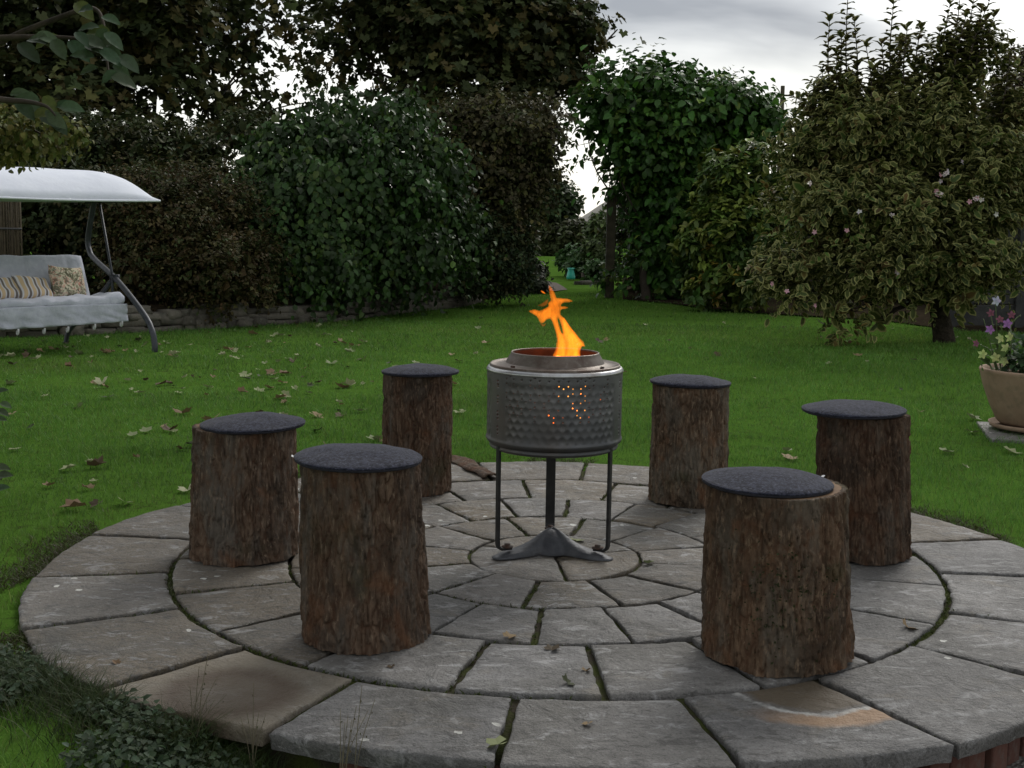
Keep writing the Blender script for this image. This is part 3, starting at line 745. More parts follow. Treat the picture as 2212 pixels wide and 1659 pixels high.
plant('rhododendron', 'rounded yellow-green rhododendron between the climber and the variegated bush', 'bush', lob(
    (1600, 410, 100, 95, 20.9, .8), (1560, 510, 95, 95, 20.7, .8), (1640, 510, 110, 110, 20.6, .8), (1540, 615, 85, 55, 20.2, .6), (1630, 610, 105, 65, 20.3, .7), (1680, 400, 60, 80, 20.8, .6)),
    gr(1590, 660), 1250, 11, .10, .165, 'lance', [(.085, .14, .026), (.14, .18, .032), (.05, .10, .022), (.26, .19, .03)], M['leaf_gloss'], w=[.40, .32, .24, .04], shell=.16, fill=1600, fill_size=.2, bump=.25, droop=.1, spread=1.4, seed=24, a_up=.7, clump=(110, .3))
WE, WE_LOBES = plant('variegated_weigela', 'huge cream-edged variegated bush at the right with scattered pink flowers', 'bush', lob(
    (1850, 330, 110, 120, 15.3, .9), (2000, 310, 130, 120, 15.5, 1.), (1790, 450, 120, 110, 15., .9), (1950, 470, 160, 125, 15., 1.), (2100, 420, 115, 140, 15.3, .9),
    (1725, 585, 85, 75, 14.9, .6), (1880, 590, 140, 85, 14.7, .8), (2060, 570, 120, 90, 14.8, .8), (1810, 680, 55, 60, 14.4, .4), (1790, 250, 55, 80, 15.5, .5), (2060, 190, 60, 90, 15.6, .5), (2185, 320, 65, 130, 15.6, .7), (1920, 240, 70, 70, 15.6, .6), (2150, 560, 70, 70, 15, .6), (1890, 690, 60, 50, 14.5, .4), (2100, 130, 40, 80, 15.6, .4), (1830, 190, 35, 60, 15.5, .3), (1745, 300, 40, 70, 15.4, .4), (1760, 370, 60, 60, 15.2, .5), (1985, 160, 40, 70, 15.6, .3), (2070, 650, 75, 45, 14.6, .5), (1990, 640, 60, 50, 14.7, .5)),
    gr(2040, 735), 6600, 6, .24, .112, 'ellip', [(.054, .074, .018), (.074, .088, .020), (.040, .060, .018), (.10, .070, .022), (.070, .12, .025)], M['leaf_var'], w=[.34, .28, .2, .10, .08],
    shell=.2, fill=2400, fill_size=.2, bump=.3, droop=.2, a_up=.6, trunk_r=.12, trunk_mat=M['trunk'], twig_n=4, seed=29, freq=4, clump=(210, .25))

def weigela_extras():
    # upright leafy shoots against the sky, opposite pairs of leaves
    P, D, N, S = [], [], [], []
    tops = [(1792, 40, 1800, 250), (1832, -20, 1838, 260), (1818, 75, 1822, 250), (1932, -10, 1930, 230), (1870, 95, 1880, 250), (1905, 95, 1905, 240), (1960, 60, 1955, 220), (1990, 55, 1975, 220),
            (2052, 10, 2035, 200), (2075, -20, 2050, 200), (2105, -10, 2070, 190), (2140, -5, 2085, 190), (2130, 45, 2075, 210), (2170, 110, 2150, 300), (2195, 130, 2165, 300), (2095, 70, 2060, 190), (2030, 70, 2020, 210), (1765, 215, 1795, 320), (1745, 205, 1770, 300),
            (2020, 130, 2000, 260), (2110, 110, 2080, 230), (2060, 90, 2040, 220), (1850, 140, 1860, 280), (1808, 110, 1815, 270), (1845, 40, 1846, 250), (1945, 90, 1940, 240), (2088, 30, 2055, 200), (2120, 20, 2075, 190), (2150, 30, 2092, 200), (2065, 50, 2045, 200), (2040, 110, 2030, 230), (2185, 90, 2160, 260), (2010, 100, 1995, 250), (1775, 150, 1790, 280), (1890, 150, 1892, 260)]
    for tx, ty, bx, by in tops:
        P, D, N, S = [], [], [], []
        y = 15.4 + random.uniform(-.3, .3)
        a, b = at(bx, by, y), at(tx, ty, y)
        mid = (a + b) / 2 + np.array([random.uniform(-.06, .06), random.uniform(-.06, .06), 0])
        L = np.linalg.norm(b - a); n = int(L / .062); rot = random.uniform(0, 6)
        for i in range(n + 1):
            s = (i + .3) / n; s = min(s, 1)
            p = (1-s)**2 * a + 2*s*(1-s) * (2*mid - (a+b)/2) + s*s*b
            for q in (0, math.pi):
                th = rot + i * 1.57 + q + random.uniform(-.4, .4)
                P.append(p); D.append((math.cos(th), math.sin(th), random.uniform(.15, .8) + .6 * (s > .9))); N.append((-math.cos(th) * .6, -math.sin(th) * .6, 1)); S.append(random.uniform(.17, .25) * (1.05 - .4 * s))
        sh = leaf_mesh('leafy_shoot', T_ovate(.24, .1, .35), P, D, N, S, tints(len(P), [(.05, .06, .02), (.06, .068, .022), (.07, .05, .022)]), M['leaf_var'], WE)
        MB().tube([a, mid, b], [.012, .009, .004], 5, smooth=4).build('stem', M['twig'], sh)
    fl = [(2037, 377), (2025, 422), (2107, 427), (1926, 464), (1763, 497), (1938, 586), (1664, 615), (1830, 492), (1755, 657), (1858, 462), (2080, 345), (2068, 384), (1700, 630), (1745, 402), (2120, 372), (2150, 460)]
    for i, (px, py) in enumerate(fl):
        big = 1.0 if i in (0, 1, 2, 5) else .5
        c = at(px, py, 14.05 + (.45 if py < 400 else 0))
        for k in range(5 if big == 1. else 1):
            cc = c + rng.normal(0, .035 * big, 3); ax = norm(np.array([rng.normal(0, .5), -1, rng.normal(.3, .4)]))
            u_ = norm(np.cross(ax, [0, 0, 1])); w_ = np.cross(ax, u_)
            P, D, N, S = [], [], [], []
            for q in range(5):
                th = q * 1.2566 + rng.uniform(0, .4); d = u_ * math.cos(th) + w_ * math.sin(th)
                P.append(cc); D.append(d + ax * .5); N.append(ax); S.append(.036)
            leaf_mesh('flower', 'ovate', P, D, N, S, tints(len(P), [[(.80, .72, .72), (.70, .40, .46)][rng.random() < (.25 if big == 1 else .5)]], None, .1), M['petal'], WE)
weigela_extras()
plant('copper_bush', 'reddish brown bush at the right edge, behind the variegated bush', 'bush', lob((2200, 190, 55, 80, 16.8, .6), (2215, 320, 60, 120, 16.6, .6), (2170, 250, 40, 50, 16.8, .5)),
    gr(2230, 690), 900, 5, .24, .085, 'ellip', [(.07, .042, .03), (.06, .045, .028), (.045, .04, .022)], M['leaf'], shell=.28, fill=300, seed=33)

# beyond the gateway
FAR = [('far_tree', 'dark green tree seen through the gateway, left of the hill', [(1180, 430, 60, 70, 56, 2.), (1215, 465, 36, 45, 56, 1.6), (1165, 500, 50, 50, 56, 1.6)], (1180, 552), [(.03, .055, .02), (.04, .065, .024)], .26),
       ('far_shrub', 'olive shrub beyond the lawn seen through the gateway', [(1225, 515, 50, 36, 54, 1.6), (1180, 525, 40, 30, 54, 1.3), (1270, 520, 40, 34, 54, 1.3)], (1225, 556), [(.055, .065, .024), (.045, .06, .022)], .24),
       ('far_shrub', 'pale green shrub against the gate post, beyond the gateway', [(1298, 505, 18, 42, 33, .7), (1290, 555, 22, 36, 32, .7), (1302, 455, 8, 22, 33, .3)], (1292, 600), [(.08, .12, .04), (.06, .095, .03)], .13),
       ('far_shrub', 'low green border plant around the turquoise pot beyond the gateway', [(1262, 570, 30, 26, 33, .7), (1235, 562, 18, 20, 34, .5), (1288, 590, 18, 18, 30, .5)], (1262, 602), [(.035, .085, .024), (.045, .10, .03)], .14),
       ('far_shrub', 'silvery low plant at the left of the far path', [(1140, 590, 20, 28, 25.5, .4), (1150, 615, 16, 16, 25., .3)], (1146, 628), [(.05, .065, .04), (.06, .075, .045)], .10)]
for nm, lb, ls, bs, cl, sz in FAR:
    plant(nm, lb, 'tree' if 'tree' in nm else 'bush', ls, gr(*bs), 800, 5, sz * 1.2, sz, 'ovate', cl, M['leaf'], shell=.28, fill=300, fill_size=sz * 1.4, clump=(40, sz * 2.2), twig_n=1, seed=len(lb))
plant('back_hedge', 'dense dark hedge far behind the stone wall and the hydrangea', 'hedge', lob((420, 480, 140, 130, 22, .8), (600, 500, 140, 130, 23, .8), (780, 510, 140, 120, 24, .8), (950, 510, 130, 110, 24.5, .8), (1080, 520, 70, 100, 25, .7), (420, 600, 140, 60, 22, .8), (600, 600, 150, 60, 23, .8), (780, 600, 150, 50, 24, .8), (950, 600, 130, 50, 24.5, .8)),
    gr(700, 640), 3000, 5, .3, .14, 'ellip', HEDGE, M['leaf'], fill=3000, fill_size=.26, twig_n=1, seed=41, clump=(220, .4))
plant('back_hedge', 'dense dark hedge behind the rhododendron and the variegated bush', 'hedge', lob((1385, 540, 70, 110, 26.5, .6), (1390, 610, 60, 45, 26.5, .6), (1450, 520, 110, 130, 26, .8), (1600, 500, 130, 150, 26, .8), (1760, 500, 130, 150, 25, .8), (1920, 520, 130, 140, 24, .8), (2080, 540, 130, 130, 23, .8), (1700, 620, 150, 50, 25, .8), (1900, 640, 140, 60, 24, .8), (2060, 650, 140, 60, 23, .8), (1480, 610, 110, 50, 26, .8), (2200, 560, 100, 120, 22, .8)),
    gr(1750, 650), 3000, 5, .3, .14, 'ellip', HEDGE, M['leaf'], fill=3000, fill_size=.26, twig_n=1, seed=43, clump=(220, .4))
def beds():
    xs = np.linspace(-8.5, .1, 40); V = []; F = []
    for i, x in enumerate(xs):
        V += [(x, float(wall_y(x)) + .05, -.012), (x, 34., -.012)]
        if i: F.append((2*i-2, 2*i, 2*i+1, 2*i-1))
    tag(obj('flower_bed', V, F, M['soil']), kind='structure')
    V = [gr(px, py, -.012) for px, py in [(1345, 646), (1450, 655), (1580, 672), (1720, 680), (1900, 690), (2080, 715), (2300, 720), (2300, 600), (1345, 600)]]
    tag(obj('flower_bed', V, [tuple(range(9))], M['soil']), kind='structure')
beds()
def gate_things():
    b = gr(1316, 641); k = b[1] / FPX
    t_ = empty('gate_post', b, 'square weathered wooden gate post beside the climber', 'post')
    o = MB().box(b + [0, 0, 1.0], (.17, .17, 2.1)).build('shaft', M['post'], t_, False); bevel(o, .012)
    o = MB().box(b + [0, 0, 2.07], (.2, .2, .04)).build('cap', M['post'], t_, False); bevel(o, .01)
    V = [gr(*p, z=-.02) for p in [(1168, 612), (1185, 609), (1202, 611), (1216, 619), (1226, 626), (1200, 629), (1170, 627)]]
    tag(obj('path', [v + [0, 0, .006] for v in V], [(6, 5, 4, 3, 2, 1, 0)], M['path']), kind='structure')
    c = gr(1233, 603); c[2] = 0
    t_ = empty('plastic_pot', c, 'turquoise plastic pot in the far border beyond the gateway', 'pot')
    MB().lathe([(.001, .0), (.11, .0), (.115, .06), (.09, .17), (.075, .22), (.085, .27), (.07, .27), (.06, .2), (.001, .1)], c, 20).build('body', M['turq'], t_)
    MB().lathe([(.07, .26), (.1, .265), (.1, .285), (.07, .29)], c, 20, True).build('rim', M['turq'], t_)
    c2 = gr(1266, 608)
    for i, (px, py, s) in enumerate([(1250, 612, .16), (1266, 612, .2), (1283, 611, .18), (1300, 611, .19), (1268, 592, .2)]):
        rock((gr(px, py) if i < 4 else gr(1268, 600) + [0, 0, .06]), (s * 1.3, s, s * (.6 if i < 4 else 1.1)), M['stone'], None, 40 + i, tag_=('stone', ['dark edging stone nearest the far path', 'flat edging stone below the round boulder', 'edging stone second from the gate post', 'edging stone right beside the gate post', 'round pale boulder in the far border'][i], 'stone', 'stones edging the far border'))
_rock_cache = {}
def rock(c, size, mat, parent, seed, tag_=None, name='stone', rz=0.):
    bm = bmesh.new(); bmesh.ops.create_cube(bm, size=1.0)
    bmesh.ops.subdivide_edges(bm, edges=bm.edges[:], cuts=2, use_grid_fill=True)
    V = np.array([v.co[:] for v in bm.verts]); Fc = [[v.index for v in f.verts] for f in bm.faces]; bm.free()
    L = np.linalg.norm(V, axis=1, keepdims=True); V = V * (.80 + .20 * (.62 / L))
    V = V * (1 + .26 * fbm(V[:, :1] * 2.2 + seed * 3.1, V[:, 1:2] * 2.2, V[:, 2:] * 2.2, 2))
    V = V * np.array(size) ; cr_, sr_ = math.cos(rz), math.sin(rz)
    V = np.stack([V[:, 0] * cr_ - V[:, 1] * sr_, V[:, 0] * sr_ + V[:, 1] * cr_, V[:, 2]], 1) + np.array(c)
    o = obj(name, V, Fc, mat, parent)
    if tag_: o.name = tag_[0]; tag(o, *tag_[1:])
    return o
gate_things()

# ------------------------------------------------------------------ dry stone wall
def stone_wall():
    t_ = empty('dry_stone_wall', gr(700, 690), 'low dry stone wall of flat stones below the hedge', 'wall')
    xs = np.linspace(-6.2, -.75, 400); ys = wall_y(xs); d = np.concatenate([[0], np.cumsum(np.hypot(np.diff(xs), np.diff(ys)))])
    def P(s): return np.array([np.interp(s, d, xs), np.interp(s, d, ys)])
    z = -.05; seed = 0
    for course in range(4):
        hgt = [.10, .085, .075, .07][course]; s = random.uniform(-.2, 0)
        while s < d[-1]:
            w = random.choice([.14, .2, .26, .34, .46, .6])*random.uniform(.85, 1.15)
            if course == 3 and random.random() < .45: s += w; continue
            p = P(min(max(s + w / 2, .01), d[-1] - .01)); q = P(min(s + w / 2 + .1, d[-1])); tv = q - p; ang = math.atan2(tv[1], tv[0]) if np.linalg.norm(tv) > 1e-5 else .9
            hh = hgt * random.uniform(.55, 1.5); nrm = np.array([math.sin(ang), -math.cos(ang)])
            off = nrm * (.0 - .02 * course + random.uniform(-.03, .035))
            rock((p[0] + off[0], p[1] + off[1], z + hh / 2), (w * 1.08, .30, hh * 1.12), M['stone'], t_, seed, rz=ang + random.uniform(-.06, .06)); seed += 1
            s += w
        z += hgt * .95
    # earth core behind the stones
    V, F = [], []
    for i, s in enumerate(np.linspace(0, d[-1], 40)):
        p = P(s); q = P(min(s + .1, d[-1])); q0 = P(max(s - .1, 0)); tv = norm(q - q0); nb = np.array([-tv[1], tv[0]])
        for (o_, zz) in ((.10, -.1), (.16, .26), (.9, .34), (1.2, -.1)): V.append((*(p + nb * o_), zz))
        if i:
            for k in range(3): F.append((4*(i-1)+k, 4*i+k, 4*i+k+1, 4*(i-1)+k+1))
    obj('earth_bank', V, F, M['soil'], t_)
stone_wall()

def fences():
    b = at(2150, 600, 17.4); b[2] = 0
    t_ = empty('panel_fence', b, 'dark grey panel fence behind the variegated bush at the right', 'fence')
    x0 = at(2060, 600, 17.4)[0]
    for i in range(4):
        x = x0 + i * .95
        MB().box((x, 17.4, .95), (.12, .12, 1.95)).build('post', M['fence_wood'], t_, False)
        for j in range(6): bevel(MB().box((x + .475, 17.42, .15 + j * .31), (.84, .05, .295)).build('panel', M['fence_wood'], t_, False), .012)
    b = at(40, 500, 14.9); b[2] = 0
    t_ = empty('reed_screen', b, 'brown reed screen behind the swing seat at the left edge', 'screen')
    for i in range(62):
        x = -7.4 + i * .022 + random.uniform(-.006, .006); y = 15.1 + random.uniform(-.02, .02)
        MB().tube([(x, y, -.05), (x + random.uniform(-.02, .02), y, 1.62 + random.uniform(-.06, .06))], .011, 5).build('reed', M['reed'], t_)
    for z in (.4, 1.2): MB().tube([(-7.45, 15.07, z), (-6.05, 15.07, z)], .012, 5).build('binding_wire', M['wire'], t_)
fences()

# ------------------------------------------------------------------ bricks under the patio edge, gravel
def brick_edge():
    t_ = empty('brick_edging', (PX, PY - 1.9, -.16), 'row of upright red bricks under the front edge of the patio', 'brick edging')
    me = None; w = .072; r = 1.915
    a = 252.0
    step = math.degrees((w + .010) / r)
    while a < 345:
        s = random.uniform
        o = MB().box((0, 0, 0), (w * s(.94, 1.02), .10, .22)).build('brick', M['brick'], t_, False)
        th = R(a + step * s(-.08, .08)); rr = float(edge_r(th)) - .095 + s(-.006, .006)
        o.matrix_parent_inverse = world_of(t_).inverted()
        o.location = (PX + rr * math.cos(th), PY + rr * math.sin(th), -.158 + s(-.006, .003)); o.rotation_euler = (s(-.02, .02), s(-.02, .02), th + math.pi / 2 + s(-.05, .05))
        bevel(o, .006, 2); a += step
    V = []; F = []
    for i, th in enumerate(np.linspace(R(262), R(352), 40)):
        for rr in (1.90, 2.2, 3.4, 6): V.append((PX + rr * math.cos(th), PY + rr * math.sin(th), -.150 if rr > 1.95 else -.148))
        if i:
            for k in range(3): F.append((4*(i-1)+k, 4*(i-1)+k+1, 4*i+k+1, 4*i+k))
    tag(obj('gravel_path', V, F, M['gravel']), kind='structure')
brick_edge()

# ================================================================== OBJECTS
# ------------------------------------------------------------------ log stools with felt pads
def log_stool(loc, w, top_ratio, H, lean, seed, label, pad_label, pad_xy, pad_w, pad_tilt, tag_ang=None, pad_z=0.):
    x0, y0 = loc
    t_ = empty('log_stool', (x0, y0, 0), label, 'stool', 'log stools around the fire pit')
    n, m = 290, 170
    th = np.linspace(0, 2 * math.pi, n, endpoint=False); zz = np.linspace(0, 1, m + 1)
    TH, Z = np.meshgrid(th, zz)
    cx_, sx_ = np.cos(TH), np.sin(TH)
    r0 = w / 2 - .006; rad = r0 * (1 + (top_ratio - 1) * Z ** .8)
    rad = rad * (1 + .045 * vnoise(cx_ * 1.6 + seed, sx_ * 1.6, Z * 1.4) + .028 * vnoise(cx_ * 4 + seed, sx_ * 4, Z * 2.5 + 9))
    hz_ = Z * H
    # scaly plates: cells taller than wide, parted by furrows, each at its own level
    su = (TH / (2 * math.pi)) * round(2 * math.pi * r0 / .017); ncu = round(2 * math.pi * r0 / .017)
    warp = fbm(cx_ * rad * 22 + seed, sx_ * rad * 22, hz_ * 9, 3)
    gu = su + 1.3 * warp; gv = hz_ / .095 + .55 * fbm(cx_ * rad * 16 + 40 + seed, sx_ * rad * 16, hz_ * 7, 2)
    f1 = np.full(gu.shape, 9.); f2 = f1.copy(); lv = np.zeros(gu.shape)
    iu, iv = np.floor(gu), np.floor(gv)
    for du in (-1, 0, 1):
        for dv in (-1, 0, 1):
            cu, cv = iu + du, iv + dv; cw = np.mod(cu, ncu)
            jx = h3(cw, cv, np.full_like(cw, seed * 10 // 1)) * .45 + .5; jy = h3(cw, cv, np.full_like(cw, seed * 10 // 1 + 77)) * .45 + .5
            dd = np.hypot(gu - cu - jx, (gv - cv - jy)); lev = h3(cw, cv, np.full_like(cw, seed * 10 // 1 + 33))
            nearer = dd < f1; f2 = np.where(nearer, f1, np.minimum(f2, dd)); lv = np.where(nearer, lev, lv); f1 = np.where(nearer, dd, f1)
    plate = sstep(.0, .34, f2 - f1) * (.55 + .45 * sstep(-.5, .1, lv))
    fine = fbm(cx_ * rad * 90 + seed, sx_ * rad * 90, hz_ * 34, 3)
    flake = np.floor((fbm(cx_ * rad * 45, sx_ * rad * 45 + seed, hz_ * 20, 2) * .5 + .5) * 5) / 5
    disp = .0105 * plate * (.75 + .3 * lv) + .003 * flake + .0048 * fine - .010
    rad = rad + disp
    X = x0 + rad * cx_ + lean[0] * Z; Y = y0 + rad * sx_ + lean[1] * Z
    ZZ = hz_ + .004 + (.006 * vnoise(cx_ * 6 + seed, sx_ * 6, 2.)) * (1 - Z)
    # turn the rim over into the cut face
    V = np.stack([X, Y, ZZ], -1)
    rim = V[-1].copy(); ctr = np.array([x0 + lean[0], y0 + lean[1], H + .004])
    r1 = ctr + (rim - ctr) * .965; r1[:, 2] = H + .006
    r2 = ctr + (rim - ctr) * .90; r2[:, 2] = H + .003
    V = np.concatenate([V.reshape(-1, 3), r1, r2])
    rows = m + 3
    i, j = np.meshgrid(np.arange(n), np.arange(rows - 1))
    a = (j * n + i).ravel(); b = (j * n + (i + 1) % n).ravel()
    F = np.stack([a, b, b + n, a + n], 1)
    me = fast_mesh('bark', V, F.ravel(), np.full(len(F), 4))
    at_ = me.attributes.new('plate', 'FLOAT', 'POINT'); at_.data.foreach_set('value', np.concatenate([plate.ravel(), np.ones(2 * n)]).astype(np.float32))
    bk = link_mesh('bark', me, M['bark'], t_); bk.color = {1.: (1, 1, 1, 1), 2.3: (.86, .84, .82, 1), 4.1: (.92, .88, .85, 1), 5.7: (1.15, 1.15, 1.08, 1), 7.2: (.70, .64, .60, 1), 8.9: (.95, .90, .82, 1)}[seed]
    q = [tuple(p) for p in (ctr + (rim - ctr) * .93)[::3]]
    V2 = [(p[0], p[1], H + .0045) for p in q] + [(ctr[0], ctr[1], H + .0045)]
    obj('cut_face', V2, [(k_, (k_ + 1) % len(q), len(q)) for k_ in range(len(q))], M['cutwood'], t_, False)
    # the pad lies on the log: a thing of its own
    pc = np.array([pad_xy[0], pad_xy[1], H + .007 + pad_z]); pr = pad_w / 2
    pd = empty('seat_pad', pc, pad_label, 'cushion', 'felt pads on the log stools')
    rx, ry = pad_tilt
    rot = np.array(Matrix.Rotation(rx, 3, 'X') @ Matrix.Rotation(ry, 3, 'Y'))
    def disc(prof, name, mat, jit):
        mb = MB(); mb.lathe(prof, (0, 0, 0), 72); v = np.array(mb.v)
        a_ = np.arctan2(v[:, 1], v[:, 0]); v[:, :2] *= (1 + jit * np.sin(3 * a_ + seed) + jit * .6 * np.sin(7 * a_ + seed * 2))[:, None]
        v[:, 2] += .006 * fbm(v[:, 0] * 9 + seed, v[:, 1] * 9, 1., 2) * (np.hypot(v[:, 0], v[:, 1]) < pr * .97)
        mb.v = [tuple(p) for p in v @ rot.T + pc]; return mb.build(name, mat, pd)
    prof = [(max(pr * q, .001), .013 + .028 * (1 - q ** 2.4)) for q in np.linspace(0, 1, 16)]
    disc(prof + [(pr * 1.006, .011), (pr * .995, .0085)], 'top_cover', M['felt'], .006)
    disc([(.001, .0), (pr * .9, .0), (pr * .978, .0005), (pr * .996, .003), (pr * .992, .0082), (pr * .9, .0085)], 'underside', M['felt_edge'], .006)
    if tag_ang is not None:
        d = np.array([math.cos(R(tag_ang)), math.sin(R(tag_ang)), 0]); s_ = np.array([-d[1], d[0], 0]); b_ = pc + d * (pr - .003) + [0, 0, .009]
        obj('label_tag', [b_ - s_ * .007, b_ + s_ * .007, b_ + s_ * .007 + d * .011 + [0, 0, .005], b_ - s_ * .006 + d * .010 + [0, 0, .007],
                          b_ - s_ * .007 + [0, 0, .0015], b_ + s_ * .007 + [0, 0, .0015], b_ + s_ * .007 + d * .011 + [0, 0, .0065], b_ - s_ * .006 + d * .010 + [0, 0, .0085]],
            [(3, 2, 1, 0), (4, 5, 6, 7), (0, 1, 5, 4), (1, 2, 6, 5), (2, 3, 7, 6), (3, 0, 4, 7)], M['white_tag'], pd, False)
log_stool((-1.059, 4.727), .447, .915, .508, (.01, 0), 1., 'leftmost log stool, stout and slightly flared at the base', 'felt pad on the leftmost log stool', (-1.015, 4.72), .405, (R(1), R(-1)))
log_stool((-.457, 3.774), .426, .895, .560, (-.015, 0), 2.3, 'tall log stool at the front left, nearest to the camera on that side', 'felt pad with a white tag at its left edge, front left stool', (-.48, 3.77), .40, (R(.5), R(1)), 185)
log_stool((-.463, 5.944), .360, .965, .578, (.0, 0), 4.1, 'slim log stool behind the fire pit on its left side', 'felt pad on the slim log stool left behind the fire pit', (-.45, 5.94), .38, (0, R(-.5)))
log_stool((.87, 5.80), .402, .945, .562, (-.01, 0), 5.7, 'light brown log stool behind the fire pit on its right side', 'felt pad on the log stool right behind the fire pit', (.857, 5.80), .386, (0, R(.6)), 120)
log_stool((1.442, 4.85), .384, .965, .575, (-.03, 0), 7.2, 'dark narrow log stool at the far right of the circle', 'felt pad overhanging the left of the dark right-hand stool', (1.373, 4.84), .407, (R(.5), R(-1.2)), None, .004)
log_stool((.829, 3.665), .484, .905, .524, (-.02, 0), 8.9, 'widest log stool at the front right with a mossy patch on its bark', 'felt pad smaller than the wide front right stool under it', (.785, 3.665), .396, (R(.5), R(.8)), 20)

def front_log_moss():
    # moss and dry grass stuck to the bark of the widest stool
    P, D, N, S = [], [], [], []
    c = gr(1671, 1468)
    for _ in range(300):
        px = random.gauss(1668, 60); py = random.gauss(1305, 62)
        th = math.asin(max(-.9, min(.9, (at(px, py, 3.5)[0] - .82) / .235))); z = at(px, py, 3.45)[2]
        if z < .03 or z > .45: continue
        r_ = .226 + random.uniform(-.004, .006)
        p = np.array([.819 + r_ * math.sin(th), 3.665 - r_ * math.cos(th), z]); nrm = np.array([math.sin(th), -math.cos(th), 0])
        P.append(p); D.append(norm(nrm * .6 + rng.normal(size=3) * .6)); N.append(nrm + rng.normal(size=3) * .5); S.append(random.uniform(.006, .014))
    o = leaf_mesh('bark_moss', 'diamond', P, D, N, S, tints(len(P), [(.03, .035, .014), (.04, .045, .018), (.10, .085, .05)], [.5, .42, .08]), M['leaf'], bpy.data.objects['log_stool.005'])
    o['kind'] = 'stuff'
front_log_moss()

# ------------------------------------------------------------------ fire pit: a washing machine drum on its spider
FX, FY = .170, 4.82
def fire_pit():
    t_ = empty('fire_pit', (FX, FY, 0), 'dimpled steel washing drum fire pit on three black legs', 'fire pit')
    c = np.array([FX, FY, 0])
    RD = .270; zb, zt = .452, .742
    n = 372; cell = 2 * math.pi * RD / n; m = int((zt - zb) / cell)
    th = np.linspace(0, 2 * math.pi, n, endpoint=False); zz = np.linspace(zb, zt, m + 1)
    TH, Z = np.meshgrid(th, zz)
    # hexagonal dimples in three panels between the plain bands with slots
    pitch = .036; U = TH * RD
    vrow = .0275
    best = np.full(U.shape, 9.)
    for k in range(-1, 14):
        cz = zb + .045 + k * vrow
        off = 0 if k % 2 == 0 else pitch / 2
        du = (U - off + pitch / 2) % pitch - pitch / 2
        best = np.minimum(best, np.hypot(du, Z - cz))
    a = np.degrees(TH) % 360
    band = np.ones_like(a)
    for ac in (213, 338, 90): band *= sstep(9, 15, np.abs((a - ac + 180) % 360 - 180))
    vert = sstep(zb + .022, zb + .035, Z) * (1 - sstep(zt - .042, zt - .03, Z))
    patchy = .5 + .5 * sstep(-.4, .4, fbm(np.cos(TH) * 5 + 3, np.sin(TH) * 5, Z * 7, 2))
    dimple = -.0048 * np.clip(1 - (best / (pitch * .56)) ** 2, 0, 1) * band * vert * patchy
    rr = RD + dimple
    # rounded ends
    rr = rr - .012 * (1 - sstep(zb, zb + .012, Z)) + .003 * np.exp(-((Z - (zb + .02)) / .006) ** 2)
    V = np.stack([FX + rr * np.cos(TH), FY + rr * np.sin(TH), Z], -1).reshape(-1, 3)
    i, j = np.meshgrid(np.arange(n), np.arange(m)); a_ = (j * n + i); b_ = (j * n + (i + 1) % n)
    hole = np.zeros((m, n), bool)
    def punch(ang, z):
        jj = int((z - zb) / (zt - zb) * m); ii = int((ang % 360) / 360 * n)
        if 0 <= jj < m: hole[jj, ii % n] = True
    # perforations on the dimple corners of the panel that faces us, and slots in the plain bands
    for k in range(0, 10):
        cz = zb + .045 + k * vrow
        off = (0 if k % 2 == 0 else pitch / 2)
        for q in range(int(2 * math.pi * RD / pitch) + 1):
            u = q * pitch + off + pitch / 2; ang = math.degrees(u / RD)
            for lo, hi in ((222, 318), (346, 430), (100, 190)):
                if lo < ang < hi or lo < ang + 360 < hi:
                    if k > 2 and random.random() < .8: punch(ang, cz + .008); punch(ang, cz - .008) if (q + k) % 3 else None
    for ac in (213, 338, 90):
        for g in range(4):
            for k in range(3): punch(ac, zb + .055 + g * .06 + k * .0125); punch(ac + 360. / n, zb + .055 + g * .06 + k * .0125)
    F = np.stack([a_, b_, b_ + n, a_ + n], -1)[~hole]
    me = fast_mesh('drum_body', V, F.ravel(), np.full(len(F), 4))
    body = link_mesh('drum_body', me, M['drum'], t_)
    sol = body.modifiers.new('wall', 'SOLIDIFY'); sol.thickness = .0012; sol.offset = -1
    mb = MB(); mb.lathe([(RD + .001, zt - .003), (RD + .003, zt + .002), (RD + .001, zt + .008), (RD - .004, zt + .014), (RD - .010, zt + .0165), (RD - .016, zt + .012), (RD - .016, zt - .003)], c, 96, True); mb.build('bright_rim', M['steel'], t_)
    # folded bottom with a dark groove and dished base
    MB().lathe([(RD - .013, zb + .001), (RD - .016, zb - .006), (RD - .012, zb - .010), (RD - .014, zb - .016), (RD - .03, zb - .024), (RD - .08, zb - .03), (.06, zb - .012), (.001, zb - .012)], c, 96).build('base_pan', M['drum'], t_)
    # top plate, rolled lip and collar
    pl = MB(); pl.lathe([(RD - .012, zt + .006), (RD - .010, zt + .022), (RD - .014, zt + .026), (RD - .019, zt + .022), (.225, zt + .019), (.205, zt + .026), (.196, zt + .029)], c, 96); pl.build('top_plate', M['heat'], t_)
    co = MB(); co.lathe([(.197, zt + .028), (.192, zt + .038), (.182, zt + .055), (.176, zt + .064), (.1765, zt + .068), (.173, zt + .071), (.1695, zt + .068), (.171, zt + .063)], c, 96); co.build('collar', M['heat'], t_)
    MB().lathe([(.171, zt + .0635), (.176, zt + .05), (.186, zt + .036), (.188, zt + .0), (.20, zt - .03)], c, 64).build('collar_lining', M['rust'], t_)
    for ang in (222, 322, 40, 135):
        p = c + [.226 * math.cos(R(ang)), .226 * math.sin(R(ang)), zt + .018]
        MB().lathe([(.012, 0), (.012, .002), (.0085, .003), (.0085, .011), (.001, .012)], p, 6).build('bolt', M['rust_bolt'], t_, False)
